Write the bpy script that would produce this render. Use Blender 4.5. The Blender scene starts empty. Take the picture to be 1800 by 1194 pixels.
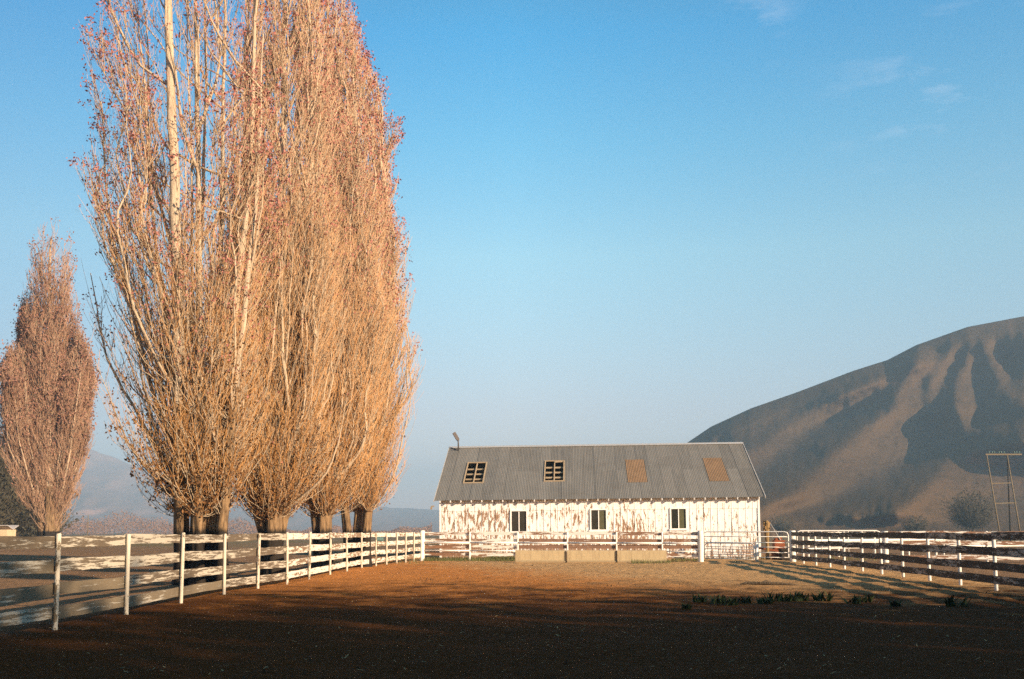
import bpy, math, random
import numpy as np
from mathutils import Vector, noise as mn
R = math.radians
random.seed(7)
C = bpy.context.scene.collection
SC = bpy.context.scene

# ------------------------------------------------------------------ camera
F = 1750.0; PITCH = math.atan(135/1750); CAMH = 1.5
cam = bpy.data.cameras.new('camera'); camo = bpy.data.objects.new('camera', cam); C.objects.link(camo)
camo.location = (0, 0, CAMH); camo.rotation_euler = (R(90)+PITCH, 0, 0)
cam.lens = 35; cam.sensor_width = 36; cam.shift_y = 203/1800
cam.clip_start = .1; cam.clip_end = 9000
SC.camera = camo

# ------------------------------------------------------------------ light
SUN_AZ = R(52); SUN_EL = R(17)                       # azimuth from straight behind the camera towards the right
sd = Vector((math.sin(SUN_AZ)*math.cos(SUN_EL), -math.cos(SUN_AZ)*math.cos(SUN_EL), math.sin(SUN_EL)))
sl = bpy.data.lights.new('sun', 'SUN'); so = bpy.data.objects.new('sun', sl); C.objects.link(so)
sl.energy = 5.0; sl.angle = R(.53); sl.color = (1, .765, .52)
so.rotation_euler = sd.to_track_quat('Z', 'Y').to_euler()
w = bpy.data.worlds.new("World"); SC.world = w; w.use_nodes = True
nt = w.node_tree; N = nt.nodes; bg = N['Background']
sky = N.new('ShaderNodeTexSky'); sky.sky_type = 'NISHITA'; sky.sun_disc = False
sky.sun_elevation = SUN_EL; sky.sun_rotation = math.atan2(sd.x, sd.y)
sky.air_density = 1.0; sky.dust_density = .5; sky.ozone_density = 3.0; sky.altitude = 100
hs = N.new('ShaderNodeHueSaturation'); hs.inputs['Saturation'].default_value = 1.15; hs.inputs['Hue'].default_value = .485
nt.links.new(sky.outputs[0], hs.inputs['Color'])
# thin high cirrus wisps
tc = N.new('ShaderNodeTexCoord'); mp = N.new('ShaderNodeMapping'); mp.inputs['Scale'].default_value = (3.2, 3.2, 11)
mp.inputs['Rotation'].default_value = (0, R(-18), 0)
nz = N.new('ShaderNodeTexNoise'); nz.inputs['Scale'].default_value = 3.2; nz.inputs['Detail'].default_value = 8; nz.inputs['Roughness'].default_value = .62
cr = N.new('ShaderNodeValToRGB'); cr.color_ramp.elements[0].position = .53; cr.color_ramp.elements[1].position = .8
def tint(col):
    # warm near the horizon, cyan above; unseen zenith dimmed to cut blue fill
    sp = N.new('ShaderNodeSeparateXYZ'); nt.links.new(tc.outputs['Generated'], sp.inputs[0])
    rp = N.new('ShaderNodeValToRGB'); e = rp.color_ramp.elements; e.new(.2); e.new(.3); e.new(.4); e.new(.5)
    for k, (p, c) in enumerate([(.0, (.86, .44, .36)), (.12, (.86, .46, .39)), (.27, (.86, .66, .52)), (.37, (.42, .62, .58)), (.46, (.085, .54, .61)), (.72, (.08, .18, .20))]): e[k].position = p; e[k].color = (*c, 1)
    nt.links.new(sp.outputs[2], rp.inputs[0]); mm = N.new('ShaderNodeMix'); mm.data_type = 'RGBA'; mm.blend_type = 'MULTIPLY'; mm.inputs[0].default_value = 1
    nt.links.new(col, mm.inputs[6]); nt.links.new(rp.outputs[0], mm.inputs[7])
    m2 = N.new('ShaderNodeVectorMath'); m2.operation = 'SCALE'; m2.inputs['Scale'].default_value = 2.5; nt.links.new(mm.outputs[2], m2.inputs[0])
    # side darkening put into the sky colour, strongest on the left
    r2 = N.new('ShaderNodeValToRGB'); e = r2.color_ramp.elements; e[0].position = .22; e[0].color = (.42, .50, .60, 1); e[1].position = .5; e[1].color = (1, 1, 1, 1); q = e.new(.74); q.color = (.80, .86, .9, 1)
    ad = N.new('ShaderNodeMath'); ad.operation = 'MULTIPLY_ADD'; nt.links.new(sp.outputs[0], ad.inputs[0]); ad.inputs[1].default_value = .5; ad.inputs[2].default_value = .5; nt.links.new(ad.outputs[0], r2.inputs[0])
    m3 = N.new('ShaderNodeVectorMath'); m3.operation = 'MULTIPLY'; nt.links.new(m2.outputs[0], m3.inputs[0]); nt.links.new(r2.outputs[0], m3.inputs[1]); return m3.outputs[0]
def dirmask(px, py, rad, soft):
    x = (px-900)/F; y = (800-py)/F; c, s = math.cos(PITCH), math.sin(PITCH)
    d = Vector((x, c-y*s, s+y*c)).normalized()
    vd = N.new('ShaderNodeVectorMath'); vd.operation = 'DISTANCE'; nt.links.new(tc.outputs['Generated'], vd.inputs[0]); vd.inputs[1].default_value = d
    mr = N.new('ShaderNodeMapRange'); nt.links.new(vd.outputs['Value'], mr.inputs[0]); mr.inputs[1].default_value = rad; mr.inputs[2].default_value = soft
    mr.inputs[3].default_value = 1; mr.inputs[4].default_value = 0
    mr.interpolation_type = 'SMOOTHSTEP'
    return mr.outputs[0]
m1 = dirmask(1335, 35, .0, .055); m2 = dirmask(1640, 150, .0, .13)
mx = N.new('ShaderNodeMath'); mx.operation = 'MAXIMUM'; nt.links.new(m1, mx.inputs[0]); nt.links.new(m2, mx.inputs[1])
nt.links.new(tc.outputs['Generated'], mp.inputs[0]); nt.links.new(mp.outputs[0], nz.inputs['Vector']); nt.links.new(nz.outputs[0], cr.inputs[0])
mu = N.new('ShaderNodeMath'); mu.operation = 'MULTIPLY'; nt.links.new(cr.outputs[0], mu.inputs[0]); nt.links.new(mx.outputs[0], mu.inputs[1])
mu2 = N.new('ShaderNodeMath'); mu2.operation = 'MULTIPLY'; nt.links.new(mu.outputs[0], mu2.inputs[0]); mu2.inputs[1].default_value = .5
mc = N.new('ShaderNodeMix'); mc.data_type = 'RGBA'; nt.links.new(mu2.outputs[0], mc.inputs[0]); nt.links.new(tint(hs.outputs[0]), mc.inputs[6]); mc.inputs[7].default_value = (4.2, 4.6, 5.4, 1)
nt.links.new(mc.outputs[2], bg.inputs[0]); bg.inputs[1].default_value = .095
SC.view_settings.view_transform = 'Standard'; SC.view_settings.look = 'None'
SC.view_settings.exposure = 1.05; SC.view_settings.gamma = 1
SC.cycles.max_bounces = 6; SC.cycles.diffuse_bounces = 3; SC.cycles.volume_bounces = 1; SC.cycles.transparent_max_bounces = 8
SC.cycles.use_denoising = False; SC.cycles.sample_clamp_indirect = 3

# ------------------------------------------------------------------ helpers
_c, _s = math.cos(PITCH), math.sin(PITCH)
def ground(px, py, z=0.0):
    x = (px-900)/F; y = (800-py)/F; t = (z-CAMH)/(_s+y*_c)
    return x*t, (_c-y*_s)*t
def at(px, py, Y):
    x = (px-900)/F; y = (800-py)/F; t = Y/(_c-y*_s)
    return x*t, Y, CAMH+(_s+y*_c)*t

def nmat(name, rough=.8):
    m = bpy.data.materials.new(name); m.use_nodes = True
    b = m.node_tree.nodes['Principled BSDF']; b.inputs['Roughness'].default_value = rough
    b.inputs['Specular IOR Level'].default_value = .25
    return m, m.node_tree, b
def node(t, kind, **kw):
    n = t.nodes.new(kind)
    for k, v in kw.items(): setattr(n, k, v)
    return n
def coords(t, scale=(1,1,1), out='Object', rot=(0,0,0)):
    a = node(t, 'ShaderNodeTexCoord'); b = node(t, 'ShaderNodeMapping'); b.inputs['Scale'].default_value = scale; b.inputs['Rotation'].default_value = rot
    t.links.new(a.outputs[out], b.inputs[0]); return b.outputs[0]
def noise(t, vec, scale, detail=4, rough=.55):
    n = node(t, 'ShaderNodeTexNoise'); n.inputs['Scale'].default_value = scale; n.inputs['Detail'].default_value = detail; n.inputs['Roughness'].default_value = rough
    t.links.new(vec, n.inputs['Vector']); return n.outputs[0]
def ramp(t, fac, stops):
    n = node(t, 'ShaderNodeValToRGB'); e = n.color_ramp.elements
    while len(e) < len(stops): e.new(.5)
    for k, (p, c) in enumerate(stops):
        e[k].position = p; e[k].color = (c, c, c, 1) if isinstance(c, (int, float)) else (*c, 1)
    t.links.new(fac, n.inputs[0]); return n.outputs[0]
def mixc(t, fac, a, b):
    n = node(t, 'ShaderNodeMix', data_type='RGBA')
    for s, v in ((0, fac), (6, a), (7, b)):
        if hasattr(v, 'links'): t.links.new(v, n.inputs[s])
        elif s == 0: n.inputs[0].default_value = v
        else: n.inputs[s].default_value = (*v, 1)
    return n.outputs[2]
def mth(t, op, a, b=0.0, clamp=False):
    n = node(t, 'ShaderNodeMath', operation=op, use_clamp=clamp)
    for k, v in ((0, a), (1, b)):
        if hasattr(v, 'links'): t.links.new(v, n.inputs[k])
        else: n.inputs[k].default_value = v
    return n.outputs[0]
def bump(t, b, h, strength, dist):
    n = node(t, 'ShaderNodeBump'); n.inputs['Strength'].default_value = strength; n.inputs['Distance'].default_value = dist
    t.links.new(h, n.inputs['Height']); t.links.new(n.outputs[0], b.inputs['Normal'])

def mesh_np(name, V, Q, mats, parent=None, smooth=False, loc=None, tri=False):
    V = np.asarray(V, dtype=np.float32).reshape(-1, 3); Q = np.asarray(Q, dtype=np.int32); k = Q.shape[1]
    if loc is not None: V = V-np.array(loc, dtype=np.float32)
    me = bpy.data.meshes.new(name)
    me.vertices.add(len(V)); me.vertices.foreach_set('co', V.ravel())
    me.loops.add(Q.size); me.loops.foreach_set('vertex_index', Q.ravel())
    me.polygons.add(len(Q)); me.polygons.foreach_set('loop_start', np.arange(0, Q.size, k, dtype=np.int32))
    me.polygons.foreach_set('loop_total', np.full(len(Q), k, dtype=np.int32))
    me.polygons.foreach_set('use_smooth', np.full(len(Q), smooth, dtype=bool))
    me.update(calc_edges=True)
    for m in (mats if isinstance(mats, list) else [mats]): me.materials.append(m)
    o = bpy.data.objects.new(name, me); C.objects.link(o)
    if parent: o.parent = parent
    return o
def tag(o, label=None, cat=None, group=None, kind=None):
    for k, v in (('label', label), ('category', cat), ('group', group), ('kind', kind)):
        if v: o[k] = v
    return o
def empty(name, loc, label, cat, group=None, rz=0):
    o = bpy.data.objects.new(name, None); C.objects.link(o); o.location = loc; o.rotation_euler = (0, 0, rz)
    o.empty_display_size = .3
    return tag(o, label, cat, group)

class MB:
    def __init__(s): s.v = []; s.f = []
    def box(s, x0, x1, y0, y1, z0, z1):
        n = len(s.v); s.v += [(x, y, z) for z in (z0, z1) for y in (y0, y1) for x in (x0, x1)]
        s.f += [(n, n+2, n+3, n+1), (n+4, n+5, n+7, n+6), (n, n+1, n+5, n+4), (n+2, n+6, n+7, n+3), (n, n+4, n+6, n+2), (n+1, n+3, n+7, n+5)]
    def bar(s, p, q, w, h, up=(0, 0, 1), seg=1, jit=0):
        p = Vector(p); q = Vector(q); t = (q-p).normalized(); u = t.cross(Vector(up))
        if u.length < 1e-4: u = t.cross(Vector((0, 1, 0)))
        u.normalize(); v = u.cross(t); n = len(s.v)
        for k in range(seg+1):
            a = p.lerp(q, k/seg)
            if jit: a = a+v*random.uniform(-jit, jit)*(1 if 0 < k < seg else .3)+u*random.uniform(-jit, jit)*.5
            for (i, j) in ((-1, -1), (1, -1), (1, 1), (-1, 1)):
                hh = h*(1+(random.uniform(-.06, .06) if jit else 0))
                s.v.append(tuple(a+u*i*w/2+v*j*hh/2))
        for k in range(seg):
            b = n+4*k
            for i in range(4): s.f.append((b+i, b+(i+1) % 4, b+4+(i+1) % 4, b+4+i))
        s.f.append((n+3, n+2, n+1, n)); e = n+4*seg; s.f.append((e, e+1, e+2, e+3))
    def tube(s, pts, r, n=8, cap=True):
        pts = [Vector(p) for p in pts]; rs = r if isinstance(r, (list, tuple)) else [r]*len(pts); b = len(s.v)
        ref = None
        for k, p in enumerate(pts):
            t = (pts[min(k+1, len(pts)-1)]-pts[max(k-1, 0)]).normalized()
            if ref is None: ref = Vector((1, 0, 0)) if abs(t.x) < .8 else Vector((0, 1, 0))
            u = (ref-t*ref.dot(t)).normalized(); ref = u; v = t.cross(u)
            for i in range(n):
                a = 2*math.pi*i/n; s.v.append(tuple(p+u*math.cos(a)*rs[k]+v*math.sin(a)*rs[k]))
        for k in range(len(pts)-1):
            for i in range(n): s.f.append((b+k*n+i, b+k*n+(i+1) % n, b+(k+1)*n+(i+1) % n, b+(k+1)*n+i))
        if cap: s.f.append(tuple(range(b+n-1, b-1, -1))); e = b+(len(pts)-1)*n; s.f.append(tuple(range(e, e+n)))
    def build(s, name, mat, parent=None, smooth=False, loc=None):
        me = bpy.data.meshes.new(name); off = Vector(loc) if loc is not None else Vector((0, 0, 0))
        me.from_pydata([tuple(Vector(v)-off) for v in s.v], [], s.f)
        for m in (mat if isinstance(mat, list) else [mat]): me.materials.append(m)
        if smooth:
            for p in me.polygons: p.use_smooth = len(p.vertices) == 4
        o = bpy.data.objects.new(name, me); C.objects.link(o)
        if parent: o.parent = parent
        return o

# batch of tubes: P (n,k,3), Rr (n,k)
def tubes(P, Rr, sides=3):
    n, k, _ = P.shape
    T = np.empty_like(P); T[:, 1:-1] = P[:, 2:]-P[:, :-2]; T[:, 0] = P[:, 1]-P[:, 0]; T[:, -1] = P[:, -1]-P[:, -2]
    T /= np.linalg.norm(T, axis=2, keepdims=True)+1e-9
    ref = np.broadcast_to(np.array([.93, .36, .05]), T.shape)
    U = np.cross(T, ref); U /= np.linalg.norm(U, axis=2, keepdims=True)+1e-9; W = np.cross(T, U)
    a = np.arange(sides)*2*np.pi/sides
    V = P[:, :, None]+Rr[:, :, None, None]*(U[:, :, None]*np.cos(a)[None, None, :, None]+W[:, :, None]*np.sin(a)[None, None, :, None])
    base = (np.arange(n)*k*sides)[:, None, None]; kk = (np.arange(k-1)*sides)[None, :, None]; i = np.arange(sides)[None, None, :]; j = (i+1) % sides
    A = base+kk
    Q = np.stack([A+i, A+j, A+sides+j, A+sides+i], -1).reshape(-1, 4)
    return V.reshape(-1, 3), Q
def join(parts):
    V = []; Q = []; o = 0
    for v, q in parts:
        V.append(v); Q.append(q+o); o += len(v)
    return np.concatenate(V), np.concatenate(Q)
# small flat leaf clusters at points (each a folded quad)
def leafquads(P, size, rng):
    n = len(P); a = rng.normal(size=(n, 3)); a /= np.linalg.norm(a, axis=1, keepdims=True)
    b = np.cross(a, rng.normal(size=(n, 3))); b /= np.linalg.norm(b, axis=1, keepdims=True)
    s = (size*rng.uniform(.6, 1.4, n))[:, None]
    V = np.stack([P-a*s, P-b*s*.55, P+a*s, P+b*s*.55], 1).reshape(-1, 3)
    return V, np.arange(4*n).reshape(n, 4)

# ------------------------------------------------------------------ materials
def peel_paint(name, scale, amount, wood=(.11, .07, .042), wood2=(.2, .13, .08), paint=(.8, .76, .69), stretch_fine=(1, 1, 1), masks=None, seed=0.0, lowbare=0.0):
    m, t, b = nmat(name, .75)
    oi = node(t, 'ShaderNodeObjectInfo')
    tcn = node(t, 'ShaderNodeTexCoord'); add = node(t, 'ShaderNodeVectorMath', operation='MULTIPLY_ADD')
    cx = node(t, 'ShaderNodeCombineXYZ')
    for k in range(3): t.links.new(oi.outputs['Random'], cx.inputs[k])
    t.links.new(cx.outputs[0], add.inputs[0]); add.inputs[1].default_value = (17, 9, 23); t.links.new(tcn.outputs['Object'], add.inputs[2])
    mp_ = node(t, 'ShaderNodeMapping'); mp_.inputs['Scale'].default_value = scale; mp_.inputs['Location'].default_value = (seed, seed, 0); t.links.new(add.outputs[0], mp_.inputs[0])
    n1 = noise(t, mp_.outputs[0], 1.0, 7, .68); n2 = noise(t, mp_.outputs[0], 6, 4, .7)
    big = noise(t, tcn.outputs['Object'], .35, 2, .5)
    v = mth(t, 'ADD', mth(t, 'MULTIPLY', n1, .62), mth(t, 'MULTIPLY', n2, .2)); v = mth(t, 'ADD', v, mth(t, 'MULTIPLY', big, .18))
    th = mth(t, 'ADD', mth(t, 'MULTIPLY', oi.outputs['Random'], .07), amount-.035)
    if masks: th = mth(t, 'ADD', th, masks(t, tcn))
    d = mth(t, 'SUBTRACT', v, th)
    fac = ramp(t, mth(t, 'ADD', mth(t, 'MULTIPLY', d, 1.0), .5), [(.49, 0.0), (.51, 1.0)])
    wn = noise(t, mp_.outputs[0], 9, 3, .6)
    wc = mixc(t, wn, wood, wood2)
    pn = noise(t, mp_.outputs[0], 3, 3, .6); pc = mixc(t, pn, tuple(c*.82 for c in paint), paint)
    col = mixc(t, fac, wc, pc); t.links.new(col, b.inputs['Base Color'])
    bump(t, b, fac, .5, .004)
    return m
M = {}
M['board'] = peel_paint('dimmed_peeling_board', (8, 1.4, 22), .51, wood=(.05, .036, .024), wood2=(.20, .15, .10), paint=(.52, .45, .35))  # corner light falloff put into the near boards' paint, beside real peeling
M['board_good'] = peel_paint('worn_board_paint', (8, 2.2, 18), .492, wood=(.12, .075, .042), wood2=(.27, .18, .11), paint=(.74, .67, .56))
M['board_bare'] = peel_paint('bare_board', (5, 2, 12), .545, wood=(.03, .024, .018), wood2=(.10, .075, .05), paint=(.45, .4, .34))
M['board_x'] = peel_paint('cross_board_paint', (.9, 3, 7), .51, wood=(.17, .085, .05), wood2=(.3, .17, .1))
M['board_brown'] = peel_paint('stripped_board', (.9, 3, 7), .64, wood=(.17, .09, .055), wood2=(.30, .18, .12))
M['post'] = peel_paint('post_paint', (9, 9, 5), .45, wood=(.12, .085, .05), wood2=(.25, .19, .12), paint=(.62, .54, .42))
def plain(name, col, rough=.6, var=.25, scale=6, metal=0, bmp=0):
    m, t, b = nmat(name, rough); v = coords(t); n = noise(t, v, scale, 5, .6)
    t.links.new(mixc(t, n, tuple(c*(1-var) for c in col), tuple(min(1, c*(1+var)) for c in col)), b.inputs['Base Color']); b.inputs['Metallic'].default_value = metal
    if bmp: bump(t, b, n, bmp, .02)
    return m
M['white_pipe'] = plain('white_pipe', (.78, .74, .68), .5, .1)
M['grey_pipe'] = plain('grey_pipe', (.3, .29, .27), .5, .3)
M['rust'] = plain('rust', (.22, .06, .02), .8, .5, 12)
def concrete_mat():
    m, t, b = nmat('concrete', .92); st = noise(t, coords(t, (5, 5, .8)), 1.6, 5, .65); gr = noise(t, coords(t), 22, 4, .7)
    sx = node(t, 'ShaderNodeSeparateXYZ'); tcn = node(t, 'ShaderNodeTexCoord'); t.links.new(tcn.outputs['Object'], sx.inputs[0])
    col = mixc(t, gr, (.34, .26, .15), (.46, .36, .215)); col = mixc(t, ramp(t, st, [(.5, 0.), (.72, .6)]), col, (.20, .14, .08))
    ft = mth(t, 'ADD', sx.outputs[2], mth(t, 'MULTIPLY', st, .2)); col = mixc(t, ramp(t, ft, [(.08, .75), (.24, 0.)]), col, (.16, .09, .04))
    t.links.new(col, b.inputs['Base Color']); bump(t, b, gr, .3, .01); return m
M['concrete'] = concrete_mat()
M['darkmetal'] = plain('dark_metal', (.06, .055, .05), .5, .3)
M['glass'] = plain('dusty_glass', (.028, .028, .022), .12, .5, 3)
M['glass_dusty'] = plain('dusty_glass_light', (.09, .085, .045), .3, .5, 3)
M['interior'] = plain('interior_wood', (.03, .022, .015), .9, .4)
M['oldwood'] = plain('old_wood', (.26, .2, .13), .9, .4, 5)
M['polewood'] = plain('pole_wood', (.17, .135, .085), .9, .3, 5)
M['poledark'] = plain('dark_pole_wood', (.03, .025, .02), .9, .3, 5)  # darker pole wood for the middle pole
M['teal'] = plain('teal_paint', (.12, .2, .17), .6, .2)
M['straw'] = plain('straw', (.38, .27, .13), .9, .3)
M['ochre'] = plain('ochre_weathered', (.24, .15, .06), .9, .5, 8)

def bark_mat(name, c0, c1, dark=(.03, .02, .012), lenti=True, base_shade=0.0):
    m, t, b = nmat(name, .85); v = coords(t, (5, 5, .9)); n = noise(t, v, 2.2, 6, .65)
    col = mixc(t, ramp(t, n, [(.3, 0.), (.7, 1.)]), c0, c1)
    v2 = coords(t, (3, 3, 10)); n2 = noise(t, v2, 2.0, 4, .7)
    col = mixc(t, ramp(t, n2, [(.60, 0.), (.72, .75 if lenti else .25)]), col, dark)
    if base_shade:  # dark foot: fence shade painted into the bark colour
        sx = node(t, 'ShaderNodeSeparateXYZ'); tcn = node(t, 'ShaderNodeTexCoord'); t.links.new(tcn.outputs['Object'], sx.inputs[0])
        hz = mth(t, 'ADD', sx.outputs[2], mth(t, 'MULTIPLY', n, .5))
        col = mixc(t, ramp(t, mth(t, 'MULTIPLY', hz, .2), [(base_shade*.2, 0.), (base_shade*.2+.03, 1.)]), (.022, .016, .011), col)
    t.links.new(col, b.inputs['Base Color']); bump(t, b, n, .9, .08); return m
M['trunk'] = bark_mat('poplar_trunk_bark', (.05, .03, .016), (.34, .215, .11), base_shade=1.75, lenti=False)
M['stem'] = bark_mat('poplar_stem_bark', (.34, .26, .18), (.60, .48, .34))
M['branch'] = bark_mat('poplar_branch_bark', (.36, .27, .18), (.58, .45, .31), lenti=False)
def twig_mat(name, a, bb, sc=.8, up=None):
    m, t, b = nmat(name, .8); n = noise(t, coords(t, (sc, sc, sc*.5)), 1.5, 5, .7)
    col = mixc(t, ramp(t, n, [(.3, 0.), (.7, 1.)]), a, bb)
    if up:                                                # the high young shoots are paler and pinker than the old lower ones
        tcn = node(t, 'ShaderNodeTexCoord'); sx = node(t, 'ShaderNodeSeparateXYZ'); t.links.new(tcn.outputs['Object'], sx.inputs[0])
        hz = mth(t, 'ADD', mth(t, 'MULTIPLY', sx.outputs[2], .05), mth(t, 'MULTIPLY', mth(t, 'SUBTRACT', n, .5), .3))
        col = mixc(t, ramp(t, hz, [(.2, 0.), (.8, 1.)]), col, mixc(t, n, *up))
    t.links.new(col, b.inputs['Base Color']); return m
M['twig'] = twig_mat('poplar_twigs', (.36, .165, .048), (.62, .34, .125), up=((.34, .20, .11), (.58, .38, .24)))
M['leaf_red'] = twig_mat('last_red_leaves', (.20, .065, .055), (.44, .18, .145), 4)
M['leaf_far'] = twig_mat('far_poplar_leaves', (.15, .07, .05), (.32, .17, .12), 1)
M['leaf_brown'] = twig_mat('dead_brown_leaves', (.07, .032, .012), (.26, .12, .04), 4)
M['far_twig'] = twig_mat('far_poplar_twigs', (.22, .125, .075), (.40, .25, .165), .6)
M['dark_twig'] = twig_mat('dark_tree_twigs', (.05, .045, .03), (.11, .09, .06), .5)
M['dark_leaf'] = twig_mat('evergreen_leaves', (.035, .035, .02), (.085, .07, .042), .5)
M['weed'] = twig_mat('weed_leaves', (.02, .032, .01), (.055, .075, .024), 4)
M['grass'] = twig_mat('grass_blades', (.07, .09, .025), (.17, .15, .05), 2)
M['shrub'] = twig_mat('autumn_shrubs', (.19, .105, .07), (.36, .21, .14), .05)

# ------------------------------------------------------------------ ground: one sheet
BARN = (-4.427, 57.194); BYAW = -.064; BW = 18.727
def ground_mesh():
    def axis(lim, d0, g):
        a = [0.0]; d = d0
        while a[-1] < lim: a.append(a[-1]+d); d = d*g if a[-1] > 16 else d
        return a
    xs = np.array(sorted(set([-q for q in axis(3700, .3, 1.035)]+axis(3700, .3, 1.035))))
    ys = np.array([-q for q in axis(100, .6, 1.06)][:0:-1]+[])
    fy = [0.0]; d = .3
    while fy[-1] < 4700: fy.append(fy[-1]+d); d = d*1.03 if fy[-1] > 60 else d
    ys = np.concatenate([ys, np.array(fy)])
    X, Y = np.meshgrid(xs, ys)
    Z = np.zeros_like(X)
    near = (np.abs(X) < 40) & (Y < 80) & (Y > -5)
    for (i, j) in zip(*np.nonzero(near)):
        x, y = X[i, j], Y[i, j]
        Z[i, j] = .045*mn.fractal(Vector((x*.5, y*.5, 1.3)), 1.0, 2.0, 4)+.022*mn.noise(Vector((x*2.3, y*2.3, 5)))
    ny, nx = X.shape; V = np.stack([X, Y, Z], -1).reshape(-1, 3)
    i = np.arange(ny-1)[:, None]*nx+np.arange(nx-1)[None]
    Q = np.stack([i, i+1, i+nx+1, i+nx], -1).reshape(-1, 4)
    m, t, b = nmat('dirt_ground', .95); b.inputs['Specular IOR Level'].default_value = .05
    tcn = node(t, 'ShaderNodeTexCoord'); P = tcn.outputs['Object']; sx = node(t, 'ShaderNodeSeparateXYZ'); t.links.new(P, sx.inputs[0]); x_, y_ = sx.outputs[0], sx.outputs[1]
    n_big = noise(t, P, .12, 4, .6); n_mid = noise(t, P, .9, 6, .65); n_fine = noise(t, P, 9, 6, .75); n_vf = noise(t, P, 45, 3, .7)
    # paddock soil: red brown on the left, drier and paler towards the barn on the right
    red = mixc(t, n_mid, (.42, .155, .036), (.64, .27, .078)); tan = mixc(t, n_mid, (.44, .245, .10), (.66, .40, .185))
    s = mth(t, 'ADD', mth(t, 'MULTIPLY', x_, .13), mth(t, 'MULTIPLY', mth(t, 'SUBTRACT', n_mid, .5), 1.6))
    s = mth(t, 'ADD', s, mth(t, 'MULTIPLY', mth(t, 'SUBTRACT', y_, 37), .045))
    col = mixc(t, ramp(t, mth(t, 'ADD', s, .38), [(.15, 0.), (.85, 1.)]), red, tan)
    # dark soil along the near end, the foreground shade painted into its colour
    shade_soil = mixc(t, n_fine, (.030, .0095, .0015), (.115, .040, .008))
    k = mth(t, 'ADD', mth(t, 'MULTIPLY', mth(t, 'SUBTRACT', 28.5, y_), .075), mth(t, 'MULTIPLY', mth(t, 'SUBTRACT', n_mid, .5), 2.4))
    col = mixc(t, ramp(t, mth(t, 'ADD', k, .35), [(.1, 0.), (.9, .96)]), col, shade_soil)
    # field beyond the fences
    fld = mixc(t, n_big, (.20, .11, .055), (.33, .20, .11))
    gr = mixc(t, n_mid, (.12, .11, .04), (.22, .17, .07))
    nb2 = noise(t, coords(t, (.03, .09, 1)), 1.0, 3, .5)
    far = mth(t, 'MULTIPLY', mth(t, 'SUBTRACT', y_, 75), .02, True)
    fld = mixc(t, mth(t, 'MULTIPLY', ramp(t, nb2, [(.42, 0.), (.58, 1.)]), far, True), fld, gr)
    left = mth(t, 'MULTIPLY', mth(t, 'SUBTRACT', -7.2, x_), .8, True); right = mth(t, 'MULTIPLY', mth(t, 'SUBTRACT', x_, 14), .5, True); back = mth(t, 'MULTIPLY', mth(t, 'SUBTRACT', y_, 62), .3, True)
    f = mth(t, 'MAXIMUM', mth(t, 'MAXIMUM', left, right), back)
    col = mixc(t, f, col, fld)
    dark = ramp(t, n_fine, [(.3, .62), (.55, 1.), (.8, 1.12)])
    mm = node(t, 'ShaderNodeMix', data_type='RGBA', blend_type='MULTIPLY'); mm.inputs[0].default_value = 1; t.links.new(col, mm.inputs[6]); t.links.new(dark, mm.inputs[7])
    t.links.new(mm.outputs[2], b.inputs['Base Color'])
    h = mth(t, 'ADD', mth(t, 'MULTIPLY', n_fine, 1.0), mth(t, 'MULTIPLY', n_vf, .35)); vo = node(t, 'ShaderNodeTexVoronoi', feature='SMOOTH_F1'); vo.inputs['Scale'].default_value = 3.2; t.links.new(P, vo.inputs['Vector'])
    h = mth(t, 'ADD', h, mth(t, 'MULTIPLY', vo.outputs['Distance'], 1.1)); h = mth(t, 'ADD', h, mth(t, 'MULTIPLY', noise(t, P, 2.6, 3, .6), 1.5)); bump(t, b, h, .7, .08)
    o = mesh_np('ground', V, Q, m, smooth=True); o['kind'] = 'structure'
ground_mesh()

# ------------------------------------------------------------------ hills
def hill_mat(name, a, bb, c):
    m, t, b = nmat(name, 1.0); b.inputs['Specular IOR Level'].default_value = 0; P = coords(t)
    n = noise(t, P, .014, 6, .6); n2 = noise(t, P, .11, 8, .75)
    col = mixc(t, n, a, bb); col = mixc(t, ramp(t, n2, [(.56, 0.), (.72, .7)]), col, c)
    t.links.new(col, b.inputs['Base Color']); bump(t, b, n2, .8, 5); return m
M['hill'] = hill_mat('dry_grass_hill', (.075, .05, .027), (.16, .10, .055), (.022, .028, .018))
M['hill_far'] = hill_mat('scrub_hill', (.24, .13, .085), (.46, .25, .165), (.10, .07, .05))
def interp(tab, v): return float(np.interp(v, [a for a, _ in tab], [b for _, b in tab]))

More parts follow.
